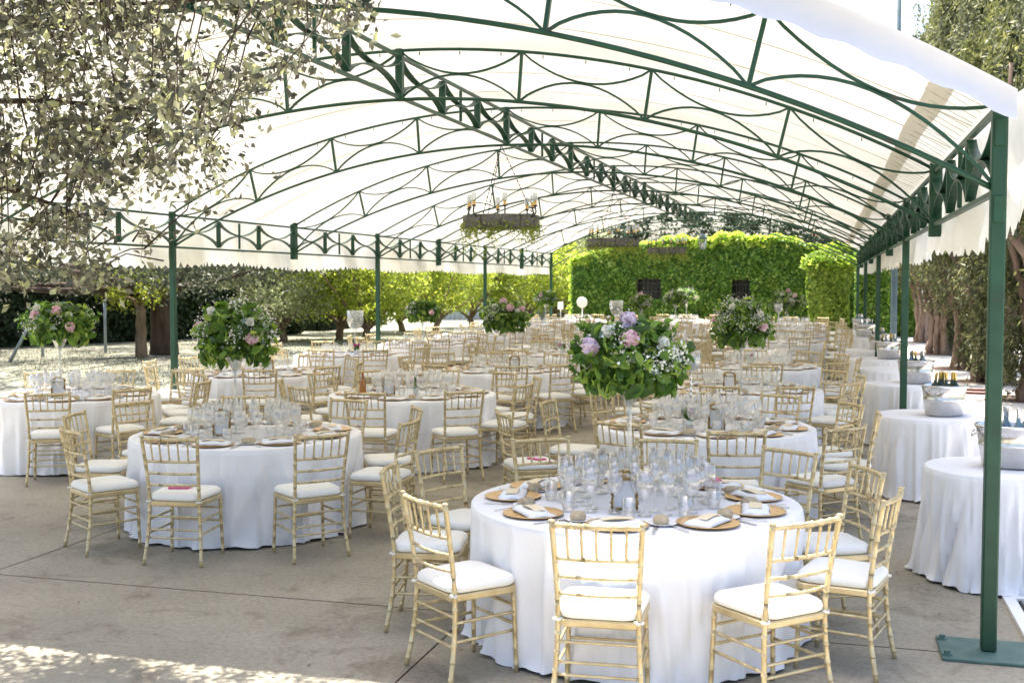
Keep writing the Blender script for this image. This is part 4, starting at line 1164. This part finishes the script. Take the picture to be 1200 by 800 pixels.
# big dark spreading tree at the left, seen under the canopy
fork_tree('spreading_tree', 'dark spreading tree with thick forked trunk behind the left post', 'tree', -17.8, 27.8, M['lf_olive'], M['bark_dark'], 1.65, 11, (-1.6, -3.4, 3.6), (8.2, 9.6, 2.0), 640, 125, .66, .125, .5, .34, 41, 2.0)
GRP = 'citrus trees in a row beyond the left posts'
spec = [(-17.6, 34.6, 'lf_silver', 'silvery pale leaved tree with slanting trunk, leftmost of the row beyond the left posts', 51),
        (-16.4, 36.4, 'lf_orange', 'bright green citrus tree second in the row beyond the left posts', 52),
        (-14.9, 35.2, 'lf_orange', 'citrus tree with dark forked trunk right beside the second left post', 53),
        (-14.65, 41.5, 'lf_orange', 'citrus tree with a forked trunk between second and third left posts', 54),
        (-15.0, 47.3, 'lf_orange', 'citrus tree farthest back, just left of the third left post', 55),
        (-13.2, 49.0, 'lf_orange', 'citrus tree between the third and fourth left posts', 56),
        (-16.6, 43.0, 'lf_orange', 'citrus tree crown filling the gap behind the third and fourth trees', 57),
        (-18.2, 40.5, 'lf_orange', 'citrus tree half hidden behind the silvery tree and the second citrus', 58),
        (-12.6, 53.0, 'lf_orange', 'far citrus tree just right of the fourth left post', 59)]
for x, y, lf, lb, sd in spec:
    fork_tree('citrus_tree', lb, 'tree', x, y, M[lf], M['bark'], .42, 9, (0, 0, 2.3), (2.15, 2.0, 1.75), 175, 75, .44, .12, .55, .12, sd, .85, GRP)
fork_tree('young_tree', 'small bright green tree with thin pale trunk left of the dark tree', 'tree', -17.6, 26.4, M['lf_orange'], M['bark'], 1.3, 5, (-.2, 0, 2.0), (1.1, 1.0, .75), 60, 50, .3, .10, .55, .14, 61, 1.2)
fork_tree('background_tree', 'pale green tree behind the last left post beside the ivy wall', 'tree', -13.0, 56.0, M['lf_silver'], M['bark'], 1.6, 6, (0, 0, 3.0), (2.6, 2.2, 2.6), 130, 80, .55, .16, .6, .2, 63)
fork_tree('background_tree', 'dark green tree rising behind the ivy wall crest', 'tree', -3.2, 57.0, M['lf_hedge'], M['bark_dark'], 1.6, 6, (0, 0, 4.1), (7.6, 2.6, 2.6), 260, 80, .6, .2, .6, .3, 64)
fork_tree('background_tree', 'green tree filling the gap between the citrus row and the ivy wall', 'tree', -16.5, 60.0, M['lf_orange'], M['bark'], 1.4, 6, (0, 0, 3.0), (3.4, 2.2, 2.4), 130, 80, .55, .18, .6, .2, 65)
# near tree whose branches hang in at the top left
rng = np.random.default_rng(71); r_ = random.Random(71)
nt = thing('overhanging_tree', 'small leaved tree whose branches hang into view at the upper left', 'tree', (-5.6, 3.4, 0))
b = MB(); Ls = []
limb(b, [(0,0,-.05), (.05,.05,1.2), (.25,.1,2.3)], .17, .13, 12, .01, 1)
mains = [[(.25,.1,2.3), (.9,.7,3.0), (1.8,1.3,3.45), (2.7,1.7,3.55), (3.5,1.9,3.4)],
         [(.25,.1,2.3), (.8,1.0,2.75), (1.5,1.7,2.95), (2.2,2.1,2.9), (2.75,2.25,2.62)],
         [(.25,.1,2.3), (.5,.9,3.0), (.9,1.9,3.5), (1.6,2.8,3.7), (2.5,3.0,3.75)],
         [(.25,.1,2.3), (.6,1.3,2.5), (1.0,2.0,2.55), (1.5,2.3,2.35), (1.9,2.45,2.1)],
         [(.25,.1,2.3), (-.4,.2,3.2), (-1.0,.8,3.9)], [(.25,.1,2.3), (.3,-.6,3.2), (.8,-1.4,3.8)], [(.25,.1,2.3), (1.1,.2,3.4), (2.2,.4,4.1), (3.2,.9,4.3)]]
spine = []
for k, pts in enumerate(mains):
    limb(b, pts[:-1] if k != 2 else pts, .036, .005, 8, .02, k+5)
    spine_pts = smooth_path(pts, 7); spine += spine_pts[6:]
P = []
def twig(e, q):
    e = Vector(e); p = min(spine, key=lambda v: (v-e).length_squared+.3*max(0, e.z-v.z)**2)
    mid = p.lerp(e, .55)+Vector((r_.gauss(0,.05), r_.gauss(0,.05), .05))
    b.tube([p, mid, e], [.006, .004, .0015], 4)
    for _ in range(5):
        s_ = rng.random((q//5,1)); o = np.array([rng.normal()*.13, rng.normal()*.13, rng.normal()*.09-.04])
        if _ > 1: b.tube([mid.lerp(e, .4), e.lerp(mid, .2)+Vector(o)*.6, e+Vector(o)], [.002,.0016,.0008], 3)
        P.append(np.array(mid)*.25+np.array(e)*.75+s_*(o+(np.array(e)-np.array(mid))*.25)*1.2+rng.normal(size=(q//5,3))*.030)
wx0, wy0 = -5.6, 3.4
n_ = 0
while n_ < 330:
    y = 4.3+1.7*r_.random(); z = 1.95+2.0*r_.random()**.9
    xm = float(np.interp(z, [1.95,2.2,2.5,2.85,3.2,3.9], [-3.75,-3.35,-3.05,-2.5,-2.12,-1.95]))*y/5
    x = -5.6+(xm+5.6)*r_.random()**.75
    edge = (xm-x)/1.2
    if r_.random() > .40+.6*min(1, edge): continue
    twig((x-wx0, y-wy0, z), int(62*(.6+.7*r_.random()))); n_ += 1
for _ in range(520):                                  # the rest of the crown, out of sight to the left and above
    a = r_.random()*2*PI; q = 3.2*math.sqrt(r_.random()); z = 3.1+2.2*r_.random()
    X, Y = math.cos(a)*q+.2, math.sin(a)*q
    if Y+wy0 > 6.15: continue
    twig((X, Y, z), 45)
for _ in range(110):                                  # unseen twigs added above view to shade the floor before the canopy
    twig((r_.uniform(-4.7,-2.5)-wx0, r_.uniform(5.2,6.12)-wy0, r_.uniform(3.8,4.6)), 60)
b.build('trunk', M['bark_dark'], nt)
P = np.concatenate(P)
V, F_ = leaf_arrays(P, .048, np.tile([[0,0,.35]], (len(P),1)), .55, .3, .4, .5)
link('crown', mesh_from('crown', [(V, F_, 0)], M['lf_near']), nt)

# cypress row on the right
def cypress(x, y, sd, label, s_=1.0, overhang=0.0):
    global rng
    rng = np.random.default_rng(sd); r_ = random.Random(sd)
    t = thing('cypress_tree', label, 'tree', (x, y, 0), 0, 'old cypresses in a row along the right path')
    b = MB()
    for k in range(9):                                   # many twisting stems fused at the foot
        a = k*2.399+r_.random()*.5; q = (.10+.16*r_.random())*s_; tw = r_.uniform(-.5, .5); sp = 1.6+2.6*r_.random()
        limb(b, [(math.cos(a)*q*1.5, math.sin(a)*q*1.5, -.05), (math.cos(a+tw*.4)*q*1.0, math.sin(a+tw*.4)*q*1.0, .5+.4*r_.random()), (math.cos(a+tw)*q*(1+.2*sp), math.sin(a+tw)*q*(1+.2*sp), 1.3+.4*r_.random()), (math.cos(a+tw)*q*sp, math.sin(a+tw)*q*sp, 2.3), (math.cos(a+tw)*q*sp*1.8, math.sin(a+tw)*q*sp*1.8, 3.6), (math.cos(a)*q*sp*2, math.sin(a)*q*sp*2, 5)], (.13-.006*k)*s_, .03, 8, .035, sd+k)
    for k in range(10):                                  # bare dead side branches
        a = r_.random()*2*PI; z0 = .9+1.3*r_.random()
        limb(b, [(math.cos(a)*.2, math.sin(a)*.2, z0), (math.cos(a)*.55, math.sin(a)*.55, z0+.5), (math.cos(a+.3)*.95, math.sin(a+.3)*.95, z0+1.3)], .022, .006, 5, .03, sd+k+40)
    b.build('trunk', M['bark_red'], t)
    # flame-like clumps climbing the crown, denser outside
    P = []; D = []
    for k in range(250):
        a = rng.random()*2*PI; z = 1.75+.55*math.sin(a*2+sd)+.3*math.sin(a*5)+7.6*rng.random()**.9
        rad = np.interp(z, [1.5,2.3,3.5,6,8,9.6], [.55,1.15,1.5,1.4,1.0,.25])*s_*(.55+.45*rng.random())*(1+.18*math.sin(a*3+z*1.3+sd))
        c = np.array([math.cos(a)*rad-(overhang if math.cos(a) < 0 else 0)*max(0, 1-abs(z-3.6)/2.5), math.sin(a)*rad, z])
        h = .35+.35*rng.random(); q = 165
        u = rng.random((q,1)); w = .26*(1-u*.75)
        P.append(c+np.concatenate([rng.normal(size=(q,2))*w*.75, u*h*1.5-.3], 1)); D.append(np.tile([[math.cos(a), math.sin(a), .5]], (q,1)))
    sa = 2.6+sd*.7                                       # a strip of green running down the trunk
    for k in range(34):
        z = .35+2.2*rng.random(); c = np.array([math.cos(sa)*.42*s_, math.sin(sa)*.42*s_, z])
        P.append(c+rng.normal(size=(70,3))*np.array([.14,.14,.16])); D.append(np.tile([[math.cos(sa), math.sin(sa), .4]], (70,1)))
    P = np.concatenate(P); D = np.concatenate(D)
    V, F_ = leaf_arrays(P, .105, D, .34, .3, .5, -1.2)
    link('crown', mesh_from('crown', [(V, F_, 0)], M['lf_cyp']), t)
    b = MB(); b.lathe([(.0,2.6),(.55*s_,2.9),(.85*s_,4),(.8*s_,6),(.5*s_,8),(0,9.2)], 14); b.build('shade_core', M['core'], t)  # solid dark core added for the shade inside the crown
    return t
cypress(3.75, 17.4, 81, 'nearest cypress in the right row, behind the near green post', 1.15, .35)
cypress(3.45, 20.9, 82, 'cypress with a broad fluted trunk just left of the near green post', 1.1, .35)
cypress(3.2, 24.4, 83, 'third cypress along the right path', 1.05, .3)
cypress(3.1, 28.0, 84, 'cypress with bare reddish stems midway along the right path', 1.05, .3)
cypress(3.05, 33.5, 85, 'cypress next to last along the right path', 1.0, .3)
cypress(3.1, 40.0, 86, 'farthest cypress of the right row beside the low hedge', 1.0, .3)
pits = MB()
for y, x in ((17.4,3.75), (20.9,3.45), (24.4,3.2), (28.0,3.1), (33.5,3.05), (40.0,3.1)):
    pits.add([(x+math.cos(a)*(.95+.12*math.sin(3*a+y)), y+math.sin(a)*(.75+.1*math.sin(4*a)), .003) for a in [2*PI*k/28 for k in range(28)]], [tuple(range(28))])
struct(pits.build('tree_pit_soil', M['soil']))

# hedges
def hedge(nm, label, p0, p1, w, h, m, n, size, sd, core=True):
    global rng
    rng = np.random.default_rng(sd)
    p0 = Vector(p0); p1 = Vector(p1); d = (p1-p0); Ln = d.length; ang = math.atan2(d.y, d.x)
    t = thing(nm, label, 'hedge', tuple(p0), ang)
    b = MB(); b.box((Ln/2, 0, h*.46), (Ln*.99, w*.7, h*.92)); b.build('shade_core', M['core'], t)  # solid dark box added inside the hedge to block light
    x = rng.random(n)*Ln; f = rng.random(n)
    z = np.where(f < .75, rng.random(n)*h, h*(.93+.09*rng.random(n))); y = np.where(f < .75, np.sign(rng.random(n)-.5)*w/2*(.85+.25*rng.random(n)), (rng.random(n)-.5)*w)
    y = y*(1+.12*np.sin(x*2.3)*np.sin(z*2.9)); z = z*(1+.05*np.sin(x*1.7)+.03*np.sin(x*5))
    V, F_ = leaf_arrays(np.stack([x, y, z], 1), size, np.stack([np.zeros(n), np.sign(y)*.8, np.full(n,.5)], 1), .65, .25, .4, .4)
    link('foliage', mesh_from('foliage', [(V, F_, 0)], m), t)
    return t
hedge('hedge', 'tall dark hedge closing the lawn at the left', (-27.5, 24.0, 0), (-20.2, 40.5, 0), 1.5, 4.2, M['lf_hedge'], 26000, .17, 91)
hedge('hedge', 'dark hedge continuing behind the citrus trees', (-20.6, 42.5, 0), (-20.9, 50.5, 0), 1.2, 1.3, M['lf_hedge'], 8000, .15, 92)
hedge('low_hedge', 'low clipped green hedge at the end of the right path', (1.5, 44.6, 0), (7.5, 44.6, 0), .9, 1.15, M['lf_hedge2'], 8000, .10, 93)
hedge('hedge', 'green hedge closing the far end beside the topiary', (.9, 43.0, 0), (2.1, 43.0, 0), .8, 3.0, M['lf_ivy'], 5000, .13, 94)
# pale fence behind the citrus trees
fn = thing('sheet_fence', 'pale corrugated metal fence glimpsed between the citrus trunks', 'fence', (-20.5, 54.0, 0), .35)
b = MB(); vs = []; fs = []
for i in range(241):
    x_ = i*.05; yy = .03*math.sin(i*1.2)
    vs += [(x_, yy, 0.05), (x_, yy, 2.0), (x_, yy+.004, 2.0), (x_, yy+.004, .05)]
for i in range(240):
    a = i*4
    for k in range(4): fs.append((a+k, a+(k+1) % 4, a+4+(k+1) % 4, a+4+k))
b.add(vs, fs); b.build('corrugated_sheet', noisy('pale_sheet', [(.3, (.42,.45,.47)), (.7, (.52,.55,.57))], 3, .5), fn)
for k in range(5): b = MB(); b.box((k*3, .08, 1.05), (.07, .07, 2.1)); b.build('post', M['galv'], fn)
# fence posts before the left hedge
for x, y, dx, hh, lb in ((-19.9, 28.1, 0, 1.45, 'upright grey pipe post before the dark left hedge'), (-20.45, 26.1, 0, 1.0, 'short looking grey pipe post left of the dark tree, half hidden'), (-19.7, 23.9, .62, 1.25, 'slanting grey pipe brace at the far left before the dark hedge')):
    b = MB(); b.tube([(0,0,0), (dx*.5,.2*dx,hh/2), (dx,.4*dx,hh)], .04, 8); b.lathe([(0,hh),(.045,hh),(.04,hh+.03),(0,hh+.04)], 8, (dx,.4*dx,0)); o = b.build('pipe_post', M['galv'], None, (x, y, 0)); tag(o, lb, 'post', 'grey pipe posts before the left hedge')
# tall pole outside the right posts
b = MB(); b.tube([(0,0,0),(0,0,.5),(0,0,5),(0,0,14)], [.13,.10,.085,.05], 12); b.lathe([(.13,0),(.18,.0),(.18,.03),(.13,.05)], 12)
o = b.build('tall_pole', M['bluegrey'], None, (1.98, 37.5, 0)); tag(o, 'tall blue grey pole rising beside the cypresses behind the canopy', 'pole')
# pale house beyond the right hedge
hs = thing('pale_house', 'pale plaster house glimpsed beyond the low hedge between cypress trunks', 'house', (5.5, 66, 0))
b = MB(); b.box((0,0,2.2), (12,6,4.4)); b.build('wall', noisy('pale_plaster', [(.3, (.50,.46,.42)), (.7, (.60,.56,.52))], 2, .8), hs)
b = MB(); b.add([(-6.4,-3.4,4.4),(6.4,-3.4,4.4),(6.4,3.4,4.4),(-6.4,3.4,4.4),(-6.4,0,5.8),(6.4,0,5.8)], [(0,1,5,4),(2,3,4,5),(1,2,5),(3,0,4),(3,2,1,0)]); b.build('roof', noisy('roof_tile', [(.3, (.28,.13,.08)), (.7, (.38,.2,.12))], 5, .8), hs)
for x in (-3.2, 0, 3.2): b = MB(); b.box((x,-3.01,1.9), (.9,.06,1.3)); b.build('window', M['galv'], hs)
# white fan and small white lamp by the far left corner
pf = thing('pedestal_fan', 'white pedestal fan left of the ivy wall corner', 'fan', (-8.35, 39.2, 0))
b = MB(); b.lathe([(0,0),(.22,0),(.22,.03),(.03,.05),(.02,.08),(.02,1.15),(0,1.16)], 20); b.build('stand', M['white'], pf)
b = MB(); b.lathe([(0,-.06),(.14,-.06),(.19,0),(.14,.06),(0,.06)], 28)
for i, v in enumerate(b.v): b.v[i] = (v[0], v[2]-.05, v[1]+1.28)
b.build('fan_head', M['shade'], pf)
sl_ = thing('floor_lamp', 'small white shaded lamp on a thin stand near the last left post', 'lamp', (-8.95, 38.4, 0))
b = MB(); b.lathe([(0,0),(.14,0),(.14,.02),(.02,.03),(.013,.05),(.013,1.1),(0,1.1)], 14); b.build('stand', M['white'], sl_)
b = MB(); b.lathe([(.10,1.05),(.085,1.30),(.082,1.30),(.097,1.05)], 18); b.build('lamp_shade', M['shade'], sl_)
# lawn grass
rng = np.random.default_rng(99)
n = 30000; x = -9.9-14*rng.random(n)**1.3; y = 8+34*rng.random(n)
patch = np.sin(x*1.3)*np.sin(y*1.1)+np.sin(x*.5+y*.7)
k_ = patch > -.5; x, y = x[k_], y[k_]; n = len(x)
V, F_ = leaf_arrays(np.stack([x, y, np.full(n, .025)], 1), .075, np.tile([[0,-.7,.1]], (n,1)), .16, .1, .5, -2.5)
gm = link('grass', mesh_from('grass', [(V, F_, 0)], leafmat('grass_blade', [(0, (.08,.105,.05)), (.6, (.16,.175,.09)), (1, (.30,.28,.18))], .3)))
tag(gm, 'short dry grass on the lawn left of the canopy', 'grass', None, 'stuff')
# leaf litter on the floor
n = 520; x = rng.uniform(-8, 1.2, n); y = rng.uniform(4.6, 10.5, n)
V, F_ = leaf_arrays(np.stack([x, y, np.full(n, .006)], 1), .022, np.tile([[0,0,6.]], (n,1)), .5, .1, .5)
lm = link('leaf_litter', mesh_from('leaf_litter', [(V, F_, 0)], leafmat('dry_leaf', [(0, (.10,.07,.03)), (.7, (.22,.17,.08)), (1, (.6,.56,.45))], .1)))
tag(lm, 'scattered dry leaves and petals on the concrete floor', 'leaf litter', None, 'stuff')
# drop prototypes that were never placed
for o in [o for o in S.objects if o.parent is None and o.location.z < -40]:
    for ch in list(o.children): bpy.data.objects.remove(ch)
    bpy.data.objects.remove(o)
print('objects', len(S.objects), 'glasses', nglass)
